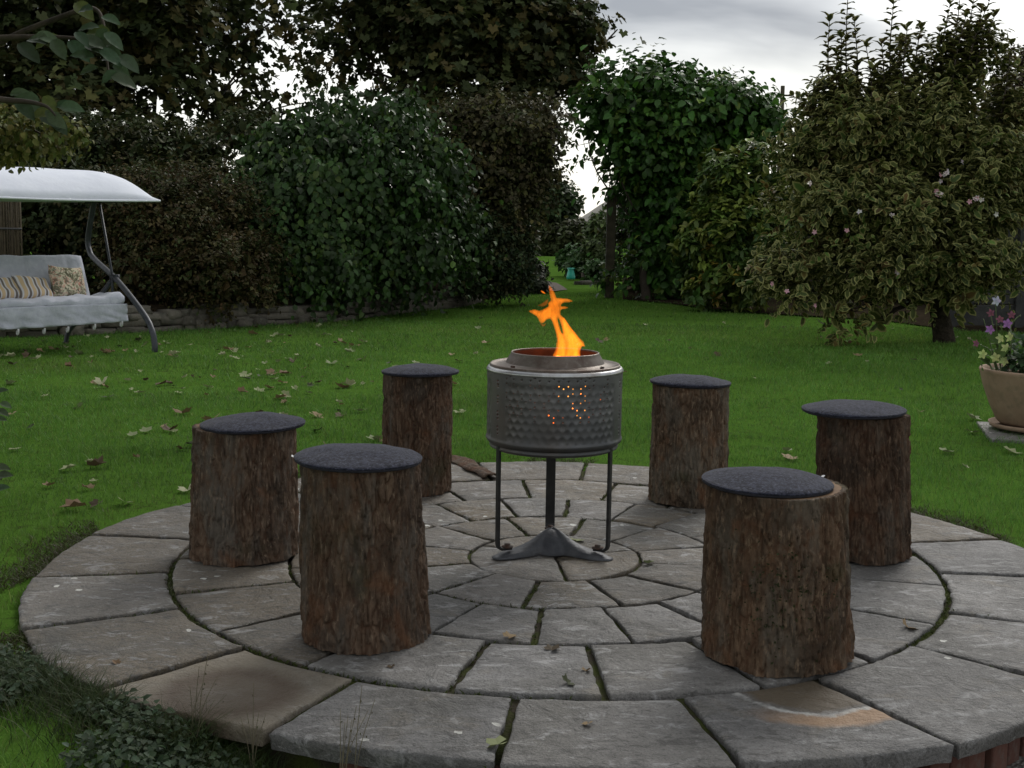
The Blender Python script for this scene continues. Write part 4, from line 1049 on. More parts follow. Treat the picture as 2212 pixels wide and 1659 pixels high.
    # legs: flat bars that turn in under at the bottom and are bolted to the spider
    for ang, w_ in ((-150, .024), (-30, .024), (90, .040)):
        d = np.array([math.cos(R(ang)), math.sin(R(ang)), 0]); s = np.array([-d[1], d[0], 0])
        prof = [(.252, .470), (.252, .075), (.251, .055), (.246, .043), (.236, .037), (.190, .036)]
        th_ = .012; V = []; F = []
        for k, (r_, z_) in enumerate(prof):
            p0 = np.array(prof[max(k-1, 0)]); p1 = np.array(prof[min(k+1, len(prof)-1)]); tt = norm(p1 - p0); nn = np.array([tt[1], -tt[0]])
            for sg in (-1, 1):
                for o_ in (-th_/2, th_/2):
                    V.append(c + d * (r_ + nn[0] * o_) + s * sg * (w_ / 2 if abs(ang) != 90 else w_ / 2) + [0, 0, z_ + nn[1] * o_])
            if k: a0 = 4*(k-1); b0 = 4*k; F += [(a0, b0, b0+1, a0+1), (a0+2, a0+3, b0+3, b0+2), (a0, a0+2, b0+2, b0), (a0+1, b0+1, b0+3, a0+3)]
        F += [(0, 1, 3, 2), (len(V)-4, len(V)-2, len(V)-1, len(V)-3)]
        leg = obj('leg', V, F, M['black_iron'], t_, False); bevel(leg, .003)
        p = c + d * .207 + [0, 0, .041]
        MB().lathe([(.001, 0), (.024, 0), (.024, .004), (.012, .005), (.012, .014), (.001, .015)], p, 12).build('foot_bolt', M['rust_bolt'], leg)
    # the spider: a cast three-armed foot, high in the middle
    n_ = 108; rows = []
    fr = np.concatenate([np.linspace(.02, 1, 22)])
    V = []; F = []
    for k in range(n_):
        t2 = 2 * math.pi * k / n_
        da = abs(((math.degrees(t2) - 90 + 60) % 120) - 60)         # angle from the nearest arm
        arm = math.exp(-(da / 15.) ** 2); Rmax = .098 + .172 * math.exp(-(da / 13.5) ** 4) if da < 40 else .098
        Rmax = .085 + .187 * math.exp(-(da / 16.) ** 2.6)
        for f_ in fr:
            r_ = f_ * Rmax
            crest = .062 * math.exp(-(r_ / .085) ** 2) + .024 * math.exp(-(r_ / .22) ** 4)
            z_ = .008 + crest * (1 - .62 * f_ ** 3) + .006 * arm
            z_ *= 1 - .55 * sstep(.86, 1., f_)
            V.append((FX + r_ * math.cos(t2), FY + r_ * math.sin(t2), float(z_)))
        V.append((FX + Rmax * 1.0 * math.cos(t2), FY + Rmax * math.sin(t2), .0015))
    L = len(fr) + 1
    for k in range(n_):
        for q in range(L - 1): F.append((k*L+q, k*L+q+1, ((k+1) % n_)*L+q+1, ((k+1) % n_)*L+q))
    F.append(tuple(k * L for k in range(n_ - 1, -1, -1)))
    sp = obj('spider_foot', V, F, M['cast'], t_)
    MB().lathe([(.026, .070), (.026, .078), (.020, .081), (.014, .078), (.013, .060)], c, 24).build('hub_ring', M['cast'], sp)
fire_pit()

def fire():
    # charred firewood and embers inside the drum
    for k, (dx_, dy_, rz_, tl) in enumerate([(.05, .02, .4, .12), (.02, -.05, 1.9, .1), (.08, .05, -.7, .35)]):
        a = np.array([FX + dx_ - .12 * math.cos(rz_), FY + dy_ - .12 * math.sin(rz_), .475 + .03 * k]); b = np.array([FX + dx_ + .12 * math.cos(rz_), FY + dy_ + .12 * math.sin(rz_), .485 + .03 * k + tl * .3])
        o = MB().tube([a, (a + b) / 2 + [.005, .004, .003], b], [.028, .031, .026], 9, smooth=3).build('firewood', M['ember'])
        tag(o, ['glowing log at the bottom of the drum', 'charred log across the embers in the drum', 'half burnt stick leaning in the drum'][k], 'firewood', 'wood burning in the drum')
    f_ = empty('flame', (FX + .05, FY, .48), 'leaping orange flame rising from the drum', 'flame')
    def Z(x, y): return at((1750 + x / 2.074) * .57604, (1000 + y / 2.074) * .57604, FY)
    def lick(pts, name, mat, flat, yoff, par=None):
        """pts: (x, y, half width) along the tongue; a flattened closed loft"""
        P = np.array([Z(p[0], p[1]) + np.array([0, yoff, 0]) for p in pts]); W = np.array([p[2] / 2.074 * .57604 * FY / FPX for p in pts])
        P, W = catmull(P, W, 6)
        T = norm(np.gradient(P, axis=0)); n = 14; V = []; F = []
        for i in range(len(P)):
            s = norm(np.cross(T[i], [0, 1, 0])); w = max(W[i], .0004)
            wob = .10 * w * math.sin(i * 1.7) + .07 * w * math.sin(i * 3.1)
            for k in range(n):
                a = 2 * math.pi * k / n
                V.append(P[i] + s * math.cos(a) * (w + (wob if math.cos(a) > 0 else -wob * .7)) + np.array([0, 1, 0]) * math.sin(a) * w * flat + np.array([0, .008 * math.sin(i * .5), 0]))
        for i in range(len(P) - 1):
            for k in range(n): F.append((i*n+k, i*n+(k+1) % n, (i+1)*n+(k+1) % n, (i+1)*n+k))
        return obj(name, V, F, M[mat], par or f_)
    # the burning column inside the drum
    lick([(860, 1190, 30), (870, 1120, 70), (850, 1000, 105), (815, 860, 110), (783, 740, 96), (783, 712, 90)], 'inner_fire', 'flame_core', .6, 0.)
    lick([(740, 1000, 50), (735, 870, 55), (738, 740, 44), (740, 712, 40)], 'inner_fire', 'flame_core', .6, -.05)
    # leaping flame: lens-shaped sheets of burning gas, thin at their edges
    def sheet(outline, holes, name, y0, thick, mat, soft, step=5., lean=.25, ph=0.):
        def smooth(o):
            o = np.array(o, float); n = len(o); out = []
            for i in range(n):
                p0, p1, p2, p3 = o[i-1], o[i], o[(i+1) % n], o[(i+2) % n]
                for t in (0, .25, .5, .75): out.append(.5*((2*p1)+(-p0+p2)*t+(2*p0-5*p1+4*p2-p3)*t*t+(-p0+3*p1-3*p2+p3)*t**3))
            return np.array(out)
        polys = [smooth(outline)] + [smooth(h) for h in holes]
        lo, hi = polys[0].min(0) - step, polys[0].max(0) + step
        gx, gy = np.meshgrid(np.arange(lo[0], hi[0] + step, step), np.arange(lo[1], hi[1] + step, step))
        inside = np.zeros(gx.shape, bool); dist = np.full(gx.shape, 1e9)
        for p in polys:
            q = np.roll(p, -1, 0)
            for (x1, y1), (x2, y2) in zip(p, q):
                if y1 != y2:
                    c_ = ((y1 > gy) != (y2 > gy)) & (gx < (x2 - x1) * (gy - y1) / (y2 - y1) + x1); inside ^= c_
                L2 = max((x2-x1)**2 + (y2-y1)**2, 1e-9); t_ = np.clip(((gx-x1)*(x2-x1) + (gy-y1)*(y2-y1)) / L2, 0, 1)
                dist = np.minimum(dist, np.hypot(gx - x1 - t_*(x2-x1), gy - y1 - t_*(y2-y1)))
        dist = np.where(inside, dist, 0)
        o0 = Z(gx[0, 0], gy[0, 0]); ex = (Z(gx[0, 0] + 100, gy[0, 0]) - o0) / 100; ey = (Z(gx[0, 0], gy[0, 0] + 100) - o0) / 100
        P = o0 + (gx - gx[0, 0])[..., None] * ex + (gy - gy[0, 0])[..., None] * ey
        P[..., 1] += y0 + lean * (P[..., 0] - FX - .03) + .02 * np.sin(P[..., 2] * 18 + ph)
        th_ = thick * np.sqrt(np.clip(dist / 60., 0, 1)) + .0004
        idx = -np.ones(gx.shape, int); idx[inside] = np.arange(inside.sum()); nI = int(inside.sum())
        Fp = P[inside].copy(); Bp = P[inside].copy(); Fp[:, 1] -= th_[inside]; Bp[:, 1] += th_[inside]
        cell = inside[:-1, :-1] & inside[1:, :-1] & inside[:-1, 1:] & inside[1:, 1:]
        aa, bb, cc, dd = idx[:-1, :-1][cell], idx[:-1, 1:][cell], idx[1:, 1:][cell], idx[1:, :-1][cell]
        F = np.vstack([np.stack([aa, dd, cc, bb], 1), np.stack([aa, bb, cc, dd], 1) + nI])
        me = fast_mesh(name, np.vstack([Fp, Bp]), F.ravel(), np.full(len(F), 4))
        dn = np.clip(dist[inside] / soft, 0, 1) ** .6
        at_ = me.attributes.new('gas', 'FLOAT', 'POINT'); at_.data.foreach_set('value', np.concatenate([dn, dn]).astype(np.float32))
        return link_mesh(name, me, M[mat], f_)
    main = [(680, 715), (690, 650), (698, 590), (697, 545), (688, 505), (672, 455), (655, 415), (640, 405), (620, 412), (602, 432), (580, 438), (560, 420), (550, 395), (530, 375), (505, 360), (478, 340), (500, 328), (535, 326), (565, 333), (595, 323), (620, 310), (632, 298), (630, 283), (640, 268), (650, 258), (645, 232), (640, 195), (634, 145), (655, 152), (677, 185), (692, 215), (699, 235), (717, 240), (752, 243), (792, 248), (832, 268), (800, 278), (762, 280), (740, 292), (738, 304), (765, 304), (800, 317), (770, 328), (740, 333), (730, 350), (737, 375), (762, 395), (787, 430), (817, 475), (852, 515), (887, 560), (917, 590), (930, 634), (906, 627), (892, 650), (882, 680), (887, 715)]
    slit = [(710, 400), (724, 432), (736, 470), (744, 515), (729, 492), (716, 452)]
    sheet(main, [slit], 'tongue', 0., .03, 'flame_sheet', 26)
    sheet([(690, 715), (705, 600), (700, 520), (690, 450), (700, 400), (715, 430), (735, 500), (760, 560), (775, 640), (780, 715)], [], 'tongue', -.035, .02, 'flame_sheet', 30, lean=.1, ph=1.)
    sheet([(770, 715), (775, 620), (755, 520), (745, 430), (760, 400), (800, 455), (850, 520), (895, 580), (905, 620), (875, 640), (880, 715)], [], 'tongue', .03, .02, 'flame_sheet', 30, lean=.3, ph=2.)
    sheet([(820, 715), (830, 640), (850, 590), (885, 575), (925, 625), (900, 622), (885, 660), (880, 715)], [], 'tongue', -.03, .015, 'flame_sheet', 24, ph=4.)
    sheet([(545, 300), (590, 275), (632, 245), (640, 270), (628, 296), (590, 312)], [], 'faint_wisp', .02, .01, 'flame_faint', 16)
    sheet([(560, 425), (575, 430), (600, 440), (625, 425), (610, 460), (585, 465)], [], 'faint_wisp', .02, .01, 'flame_faint', 14)
    sheet([(572, 181), (596, 188), (616, 207), (600, 209), (580, 197)], [], 'detached_wisp', 0., .006, 'flame_sheet', 7, step=3.)
fire()

# ------------------------------------------------------------------ swing seat
def swing_seat():
    ang = R(40)
    u = np.array([-math.cos(ang), -math.sin(ang), 0]); v = np.array([-math.sin(ang), math.cos(ang), 0]); up = np.array([0, 0, 1.])
    S0 = np.array([-4.12, 12.9, 0.])
    def L(a, b, z): return S0 + u * a + v * b + up * z
    t_ = empty('swing_seat', L(.8, .2, -.03), 'grey cushioned garden swing seat with a pale canopy', 'swing seat')
    def side(a):
        fr_ = MB()
        fr_.tube([L(a, -.60, -.05), L(a, -.60, .06), L(a, -.54, .20), L(a, -.33, .36), L(a, .3, .66), L(a, .95, .88), L(a, 1.10, .97), L(a, 1.14, 1.10), L(a, 1.02, 1.35), L(a, .86, 1.62)], .031, 12, smooth=6)
        fr_.build('side_frame', M['frame'], t_)
        rl = MB().tube([L(a, .42, .70), L(a + .2, .62, .36), L(a + .36, .80, .12), L(a + .40, .84, -.05)], .026, 10, smooth=5).build('rear_leg', M['frame'], t_)
        MB().tube([L(a, .80, 1.60), L(a + .02, .42, .74), L(a + .05, .34, .50)], .014, 8).build('hanger', M['frame'], t_)
        MB().box(L(a, .40, .70), (.10, .05, .07)).build('bracket', M['frame'], t_)
    side(-.065); side(1.78)
    MB().tube([L(-.065, .86, 1.6), L(1.78, .86, 1.6)], .024, 10).build('top_bar', M['frame'], t_)
    MB().tube([L(.02, .40, .42), L(1.7, .40, .42)], .018, 8).build('seat_bar', M['frame'], t_)
    MB().tube([L(.02, .03, .36), L(1.7, .03, .36)], .018, 8).build('seat_bar', M['frame'], t_)
    # canopy
    nu, nv = 44, 22; V, F = [], []
    a0, a1, b0, b1 = -.10, 1.86, -.74, 1.25
    for i in range(nu + 1):
        s = i / nu; a = a0 + (a1 - a0) * s
        e_ = min(a - a0, a1 - a) / .55; end = math.sqrt(max(0, 1 - (1 - min(1, e_)) ** 2))
        for j in range(nv + 1):
            q = j / nv; b = b0 + (b1 - b0) * q
            prof = 1 - abs(1 - 2 * q) ** 3.5
            ridge = .30 * prof
            z = 1.525 + ridge * end + .010 * math.sin(a * 5 + q * 7) * prof + .012 * float(vnoise(a * 2.5, q * 4, 5.)) * prof - .014 * math.sin(s * math.pi) * (1 - prof)
            V.append(L(a, b, z))
    for i in range(nu):
        for j in range(nv): q = i * (nv + 1) + j; F.append((q, q + 1, q + nv + 2, q + nv + 1))
    cn_ = obj('canopy', V, F, M['canvas'], t_)
    so = cn_.modifiers.new('cloth', 'SOLIDIFY'); so.thickness = .012
    hem = MB().tube([np.array(V[i * (nv + 1)]) - up * .008 for i in range(nu + 1)], .011, 8).build('hem', M['canvas'], cn_)
    MB().tube([L(-.06, -.65, 1.52), L(-.06, 1.15, 1.52)], .016, 8).build('canopy_arm', M['frame'], t_)
    MB().tube([L(.75, -.65, 1.545), L(.75, 1.15, 1.545)], .016, 8).build('canopy_arm', M['frame'], t_)
    # seat cushion, long pad with puckers and a hanging valance
    def slab_cushion(fun, nu, nv, name, mat):
        V, F = [], []
        for i in range(nu + 1):
            for j in range(nv): V.append(fun(i / nu, 2 * math.pi * j / nv))
        for i in range(nu):
            for j in range(nv): F.append((i*nv+j, i*nv+(j+1) % nv, (i+1)*nv+(j+1) % nv, (i+1)*nv+j))
        F.append(tuple(range(nv-1, -1, -1))); F.append(tuple(nu*nv + j for j in range(nv)))
        return obj(name, V, F, mat, t_)
    def sq(t, p): return math.copysign(abs(t) ** p, t)
    def seatf(s, a):
        e_ = min(1, min(s, 1 - s) / .02) ** .5 if 0 < s < 1 else .35
        puck = 1 - .10 * math.exp(-(((s * 1.7) % .42 - .21) / .02) ** 2)
        b = .25 + .29 * sq(math.cos(a), .55) * (.9 + .1 * e_); z = .468 + .06 * sq(math.sin(a), .6) * e_ * puck + .02 * math.sin(s * 3.1) - .028 * math.sin(math.pi * s) + (.03 if s < .12 and a < 3.14 else 0) * (1 - s / .12)
        z += .022 * float(vnoise(s * 14, a * 2, 3.)) + .008 * float(vnoise(s * 40, a * 5, 6.))
        return L(.0 + s * 1.68, b, z)
    slab_cushion(seatf, 64, 26, 'seat_cushion', M['cushion'])
    V, F = [], []
    nu, nv = 70, 10
    for i in range(nu + 1):
        s = i / nu
        for j in range(nv + 1):
            q = j / nv
            wv = (.026 * math.sin(s * 34 + 1.1 * math.sin(s * 9)) + .03 * float(vnoise(s * 22 + q * 5, q * 3, 1.))) * q
            z = .445 - .185 * q - .05 * math.sin(math.pi * min(1, s * .75)) * (q * .6 + .4) + .02 * math.sin(s * 3.1)
            V.append(L(-.012 + s * 1.70, -.045 - .012 * q + wv, z))
    for i in range(nu):
        for j in range(nv): q = i * (nv + 1) + j; F.append((q, q + 1, q + nv + 2, q + nv + 1))
    va = obj('valance', V, F, M['cushion'], t_); so = va.modifiers.new('cloth', 'SOLIDIFY'); so.thickness = .008
    def backf(s, a):
        e_ = min(1, min(s, 1 - s) / .03) ** .5 if 0 < s < 1 else .3
        puck = 1 - .25 * math.exp(-(((s * 1.6 + .05) % .5 - .25) / .02) ** 2)
        h_ = .30 * sq(math.cos(a), .5); th_ = .055 * sq(math.sin(a), .6) * e_ * puck
        return L(.12 + s * 1.46, .60 + .28 * (h_ + .3) / .6 - th_ * .9, .66 + h_ * .88 + th_ * .35 + .012 * float(vnoise(s * 9, 0., 1.)))
    slab_cushion(backf, 60, 26, 'back_cushion', M['cushion'])
    for a, z in ((.05, .235), (.34, .215), (.62, .20), (.86, .195), (1.12, .195), (1.4, .2)):
        p = L(a, -.055, z)
        MB().tube([p + up * .03, p, p - up * .025 + v * .02, p - up * .02 + v * .045, p + v * .045 + up * .01], .010, 8, smooth=3).build('hook', M['plastic_white'], t_)
    # loose cushions
    def pillow(name, label, ctr, w, h, roll, lean, mat, group, yaw=0., th=.075):
        ax = norm(-u * math.cos(yaw) + v * math.sin(yaw)); bk = norm(np.cross(up, ax)); hi = norm(up * math.cos(lean) + bk * math.sin(lean)); nn = norm(np.cross(ax, hi))
        ax2 = ax * math.cos(roll) + hi * math.sin(roll); hi2 = hi * math.cos(roll) - ax * math.sin(roll)
        N_ = 18; V, F, UV = [], [], []
        for sgn in (1, -1):
            for i in range(N_ + 1):
                for j in range(N_ + 1):
                    a, b = 2 * i / N_ - 1, 2 * j / N_ - 1
                    pin = 1 - .10 * (1 - abs(b) ** 2) * abs(a) ** 4; pin2 = 1 - .10 * (1 - abs(a) ** 2) * abs(b) ** 4
                    t2 = th * (max(0, (1 - a ** 4)) * max(0, (1 - b ** 4))) ** .5 * (1 + .15 * float(vnoise(a * 2.2 + w * 50, b * 2.2, 3.)))
                    V.append(ctr + ax2 * a * w / 2 * pin + hi2 * b * h / 2 * pin2 + nn * sgn * t2); UV.append((a * .5 + .5, b * .5 + .5))
        o0 = (N_ + 1) ** 2
        for s_ in (0, 1):
            for i in range(N_):
                for j in range(N_):
                    q = s_ * o0 + i * (N_ + 1) + j; f = (q, q + 1, q + N_ + 2, q + N_ + 1); F.append(f if s_ else f[::-1])
        o = obj(name, V, F, mat); me = o.data; ul = me.uv_layers.new(name='UVMap')
        for lp in me.loops: ul.data[lp.index].uv = UV[lp.vertex_index]
        return tag(o, label, 'cushion', group)
    g_ = 'loose cushions on the swing seat'
    pillow('floral_cushion', 'square floral cushion with pink and cream print on the swing seat', at(146, 611, 13.05), .46, .37, R(-5), R(16), M['floral'], g_, yaw=R(25))
    pillow('striped_cushion', 'striped cushion next to the floral one on the swing seat', at(72, 624, 12.70), .42, .30, R(-8), R(38), M['stripe'], g_, yaw=R(22))
    pillow('striped_cushion', 'striped cushion at the left edge of the picture on the swing seat', at(4, 626, 12.45), .44, .30, R(-4), R(38), M['stripe'], g_, yaw=R(22))
swing_seat()

# ------------------------------------------------------------------ terracotta pot with tobacco flowers
def flower_pot():
    b = gr(2262, 930, .03); x, y = b[0], b[1] + .19; c = np.array([x, y, 0.])
    k = y / FPX; s = 122 * k                      # rim radius in metres
    z0 = .03
    o = MB()
    pv = [gr(*p, z=.0) for p in [(2100, 925), (2150, 905)]]
    st = MB().box((x + .22, y - .12, -.028), (1.15, .75, .05), np.array(Matrix.Rotation(R(-14), 3, 'Z'))).build('paving_stone', M['slab'], None, False); bevel(st, .008); tag(st, kind='structure')
    t_ = empty('flower_pot', (x, y, .013), 'large pale terracotta flower pot at the right edge', 'pot')
    H = (932 - 812) * k * 1.0
    z0 = .045
    MB().lathe([(.001, z0), (s * .60, z0), (s * .66, z0 + .02), (s * .80, z0 + H * .35), (s * .92, z0 + H * .68), (s * .985, z0 + H * .93), (s * 1.0, z0 + H * .975), (s * .985, z0 + H), (s * .93, z0 + H), (s * .9, z0 + H * .93), (s * .86, z0 + H * .86)], c, 56).build('body', M['terracotta'], t_)
    MB().lathe([(.001, z0 + H * .88), (s * .5, z0 + H * .89), (s * .88, z0 + H * .86)], c, 40).build('potting_soil', M['soil'], t_)
    sa = MB(); sa.lathe([(.001, .014), (s * .66, .014), (s * .76, .022), (s * .79, .050), (s * .765, .050), (s * .73, .028), (.001, .024)], c, 48)
    so = sa.build('saucer', M['terracotta']); tag(so, 'terracotta saucer under the flower pot', 'saucer')
    # flowering tobacco plant
    topz = z0 + H * .88
    n_ = empty('tobacco_plant', (x - .12, y, topz), 'tobacco plant with purple and pale yellow star flowers in the pot', 'plant')
    yd = y - .05
    stems = [[(2165, 815), (2155, 740), (2150, 640)], [(2160, 815), (2140, 745), (2125, 690)], [(2170, 815), (2172, 740), (2190, 695), (2205, 680)], [(2155, 812), (2140, 760), (2118, 745)], [(2175, 812), (2185, 740), (2182, 700)], [(2165, 812), (2150, 730), (2137, 665)], [(2150, 812), (2132, 775), (2122, 765)]]
    mb = MB(); P, D, N, S = [], [], [], []
    for st_ in stems:
        pts = [at(px, py, yd + random.uniform(-.06, .06)) for px, py in st_]
        mb.tube(pts, [.006] + [.004] * (len(pts) - 2) + [.0025], 6, smooth=5)
        cc, _ = catmull(np.array(pts), np.ones(len(pts)), 5)
        for q in range(1, len(cc), 3):
            th = random.uniform(0, 6.28); P.append(cc[q]); D.append((math.cos(th), math.sin(th), .35)); N.append((0, 0, 1)); S.append(random.uniform(.025, .06) * (1.3 - q / len(cc)))
    mb.build('stem', simple('plant_stem', (.06, .09, .03), (.09, .12, .045), 20, .6, 0), n_)
    for (px, py, sz) in [(2165, 745, .13), (2150, 775, .13), (2175, 785, .10), (2140, 790, .10), (2195, 790, .10), (2120, 800, .08), (2160, 720, .09)]:
        th = random.uniform(3.4, 6.0); P.append(at(px, py, yd)); D.append((math.cos(th) * .8, math.sin(th) * .5, .5)); N.append((0, -.7, .7)); S.append(sz)
    tn_ = tints(len(P), [(.07, .12, .03), (.06, .10, .03)])
    for i in range(len(P)): leaf_mesh('leaf', 'ovate', P[i:i+1], D[i:i+1], N[i:i+1], S[i:i+1], tn_[i:i+1], M['leaf'], n_)
    for px, py, cl in [(2176, 699, 'm'), (2138, 712, 'm'), (2140, 676, 'p'), (2152, 650, 'w'), (2160, 731, 'y'), (2172, 752, 'y'), (2168, 780, 'y'), (2122, 765, 'y'), (2150, 772, 'y'), (2185, 680, 'p'), (2160, 690, 'p'), (2108, 742, 'p'), (2180, 728, 'y')]:
        col = {'m': (.30, .14, .36), 'p': (.20, .07, .11), 'w': (.42, .42, .52), 'y': (.48, .55, .22)}[cl]
        c0 = at(px, py, yd - .06); ax = norm(np.array([random.uniform(-.4, .4), -1, random.uniform(-.1, .4)])); uu = norm(np.cross(ax, [0, 0, 1])); ww = np.cross(ax, uu)
        P2 = [c0] * 5; D2 = [uu * math.cos(q * 1.2566 + px) + ww * math.sin(q * 1.2566 + px) + ax * .15 for q in range(5)]
        leaf_mesh('flower', 'ovate', P2, D2, [ax] * 5, [.036 if cl != 'p' else .028] * 5, tints(5, [col], None, .08), M['petal'], n_)
    # a rounder leafy plant beside it
    g_ = empty('leafy_plant', (x + .1, y, topz), 'low round-leaved green plant on the right of the pot', 'plant')
    lo = [(at(2205, 765, y - .02), np.array([.13, .12, .12])), (at(2218, 790, y - .08), np.array([.12, .1, .07]))]
    Pq, oq, _ = sample_crown(lo, 260, .25, .6, .2)
    leaf_mesh('foliage', 'round', Pq, oq + rng.normal(size=Pq.shape) * .5, np.array([0, -.2, 1]) + rng.normal(size=Pq.shape) * .3, rng.uniform(.035, .06, 260), tints(260, [(.05, .10, .04), (.04, .08, .035)]), M['leaf'], g_)
    MB().tube([(x + .1, y - .04, topz - .01), lo[0][0]], [.006, .003], 6).build('stem', M['twig'], g_)
flower_pot()

# ------------------------------------------------------------------ near branches at the left edge
def big_leaf():
    v, ev, f = [], [], []
    n, m = 9, 4
    for i in range(n):
        t_ = i / (n - 1); w = .29 * math.sin(math.pi * t_ ** .85) ** .8 if 0 < t_ < 1 else .004
        for j in range(-m // 2, m // 2 + 1):
            s_ = j / (m / 2); v.append((w * s_ * (1 + .06 * math.sin(i * 2.4)), t_, .10 * abs(s_) ** 1.3 * (w / .29) - .30 * t_ * t_ + .02 * math.sin(i * 2.1 + j))); ev.append(abs(s_))
    for i in range(n - 1):
        for j in range(m): q = i * (m + 1) + j; f.append((q, q + 1, q + m + 2, q + m + 1))
    return np.array(v), np.array(ev, float), f
BIGLEAF = big_leaf()
def near_branches():
    base = np.array([-3.1, 4.9, -.03])
    t_ = empty('apple_tree', base, 'near apple branches with broad leaves hanging in at the top left', 'tree')
    mb = MB()
    fork = np.array([-2.95, 4.9, 1.5])
    mb.tube([base - [0, 0, .1], base + [.03, 0, .5], fork], [.09, .075, .06], 10, smooth=4)
    tips = []
    def br(pix, y0, y1, r0=.018):
        pts = [fork] + [at(px, py, y0 + (y1 - y0) * i / max(1, len(pix) - 1)) for i, (px, py) in enumerate(pix)]
        mb.tube(pts, np.linspace(r0, .003, len(pts)), 7, smooth=5)
        cc, _ = catmull(np.array(pts), np.ones(len(pts)), 8); tips.append(cc)
    br([(-120, 90), (0, 82), (100, 80), (180, 85), (235, 105)], 4.7, 4.6)
    br([(-60, 120), (150, 30), (205, 20), (225, 60), (232, 140), (240, 175)], 4.9, 4.7, .014)
    br([(-100, 200), (0, 215), (60, 220), (100, 230), (120, 250)], 4.5, 4.5)
    br([(-130, 880), (-40, 890), (8, 905)], 4.6, 4.6, .01)
    br([(-130, 1010), (-40, 1020), (4, 1035)], 4.4, 4.4, .01)
    mb.build('branch', M['twig'], t_)
    P, D, N, S = [], [], [], []
    want = [(40, 95), (75, 70), (100, 85), (130, 75), (150, 95), (160, 70), (185, 95), (200, 90), (215, 110), (230, 100), (245, 95), (255, 115), (225, 130), (205, 125), (240, 140), (250, 150), (235, 165), (215, 150), (180, 80), (120, 90), (60, 85),
            (225, 40), (215, 55), (200, 15), (160, 8), (232, 60), (235, 75), (220, 75), (30, 215), (60, 210), (85, 215), (100, 235), (115, 225), (125, 240), (100, 250), (80, 245), (135, 225), (95, 205), (70, 225), (110, 255), (130, 232), (20, 205)]
    for px, py in want:
        y = 4.6 + random.uniform(-.12, .12); p = at(px + random.uniform(-6, 6), py + random.uniform(-6, 6), y)
        th = random.uniform(-.9, .9) if random.random() < .7 else random.uniform(2.2, 4.)
        P.append(p); D.append((math.cos(th), random.uniform(-.5, .2), random.uniform(-.9, .25))); N.append((random.uniform(-.4, .4), -.75, .65)); S.append(random.uniform(.065, .105))
    for px, py in [(2, 850), (6, 885), (12, 870), (2, 905), (0, 1010), (3, 1030), (0, 1060)]:
        p = at(px - 12, py, 3.9); P.append(p); D.append((.7, -.2, random.uniform(-.3, .6))); N.append((0, -.6, .8)); S.append(random.uniform(.04, .06))
    tn_ = tints(len(P), [(.07, .11, .055), (.055, .095, .05), (.10, .13, .035)], [.45, .35, .2])
    for i in range(len(P)):
        leaf_mesh('leaf', BIGLEAF, P[i:i+1], D[i:i+1], N[i:i+1], S[i:i+1], tn_[i:i+1], M['leaf_gloss'], t_)
    shade_lobes = [(np.array([-3.6, 4.4, 2.9]), np.array([1.1, 1.2, .7])), (np.array([-3.0, 3.3, 3.1]), np.array([.9, 1.0, .6])), (np.array([-4.4, 5.6, 2.9]), np.array([1.1, 1.1, .8])), (np.array([-2.5, 2.2, 3.2]), np.array([.9, .9, .6])), (np.array([-4.0, 3.0, 3.0]), np.array([1., 1.1, .7])), (np.array([-2.2, 3.5, 3.3]), np.array([.9, .9, .6])), (np.array([-1.6, 2.4, 3.5]), np.array([.9, .9, .6])), (np.array([-2.7, 5.0, 3.4]), np.array([.9, .9, .6]))]  # unseen apple crown, added and widened to shade the left of the patio
    Pq, oq, _ = sample_clumps(shade_lobes, 4200, 120, .35, .3, .5)
    LP, LD, LN, _ = shoots(Pq, oq, 4, .3, droop=.5)
    leaf_mesh('crown', 'ellip', LP, LD, LN, rng.uniform(.08, .13, len(LP)), tints(len(LP), [(.06, .10, .045), (.05, .09, .04)]), M['leaf'], t_)
    m3 = MB()
    for c_, _a in shade_lobes: m3.tube([fork, (fork + c_) / 2 + [0, 0, .15], c_], [.05, .035, .012], 7, smooth=4)
    m3.build('limb', M['twig'], t_)
    # creamy green hanging flower cluster / young growth below the branch
    b2 = np.array([-3.9, 7.2, -.03])
    v_ = empty('hop_vine', b2, 'yellow-green small-leaved vine at the left edge above the canopy', 'climber')
    lo = lobes_px([(20, 275, 70, 40, 7.2, .25), (90, 290, 70, 40, 7.2, .25), (40, 320, 60, 28, 7.2, .2), (150, 285, 45, 20, 7.2, .15), (185, 305, 26, 10, 7.2, .1), (-30, 300, 60, 50, 7.2, .25)])
    Pq, oq, _ = sample_crown(lo, 620, .3, .7, .3, 3)
    LP, LD, LN, _ = shoots(Pq, oq, 2, .06, droop=.8, a_up=0)
    leaf_mesh('foliage', 'round', LP, LD, LN, rng.uniform(.03, .05, len(LP)), tints(len(LP), [(.14, .15, .035), (.11, .14, .035), (.20, .19, .06)]), M['leaf'], v_)
    m2 = MB(); f2 = np.array([-3.75, 7.2, 1.5]); m2.tube([b2, f2, lo[0][0], lo[1][0], lo[4][0]], [.02, .016, .01, .006, .003], 6, smooth=4); m2.tube([f2, lo[5][0], lo[2][0]], [.012, .008, .004], 6, smooth=4); m2.build('stem', M['twig'], v_)
near_branches()

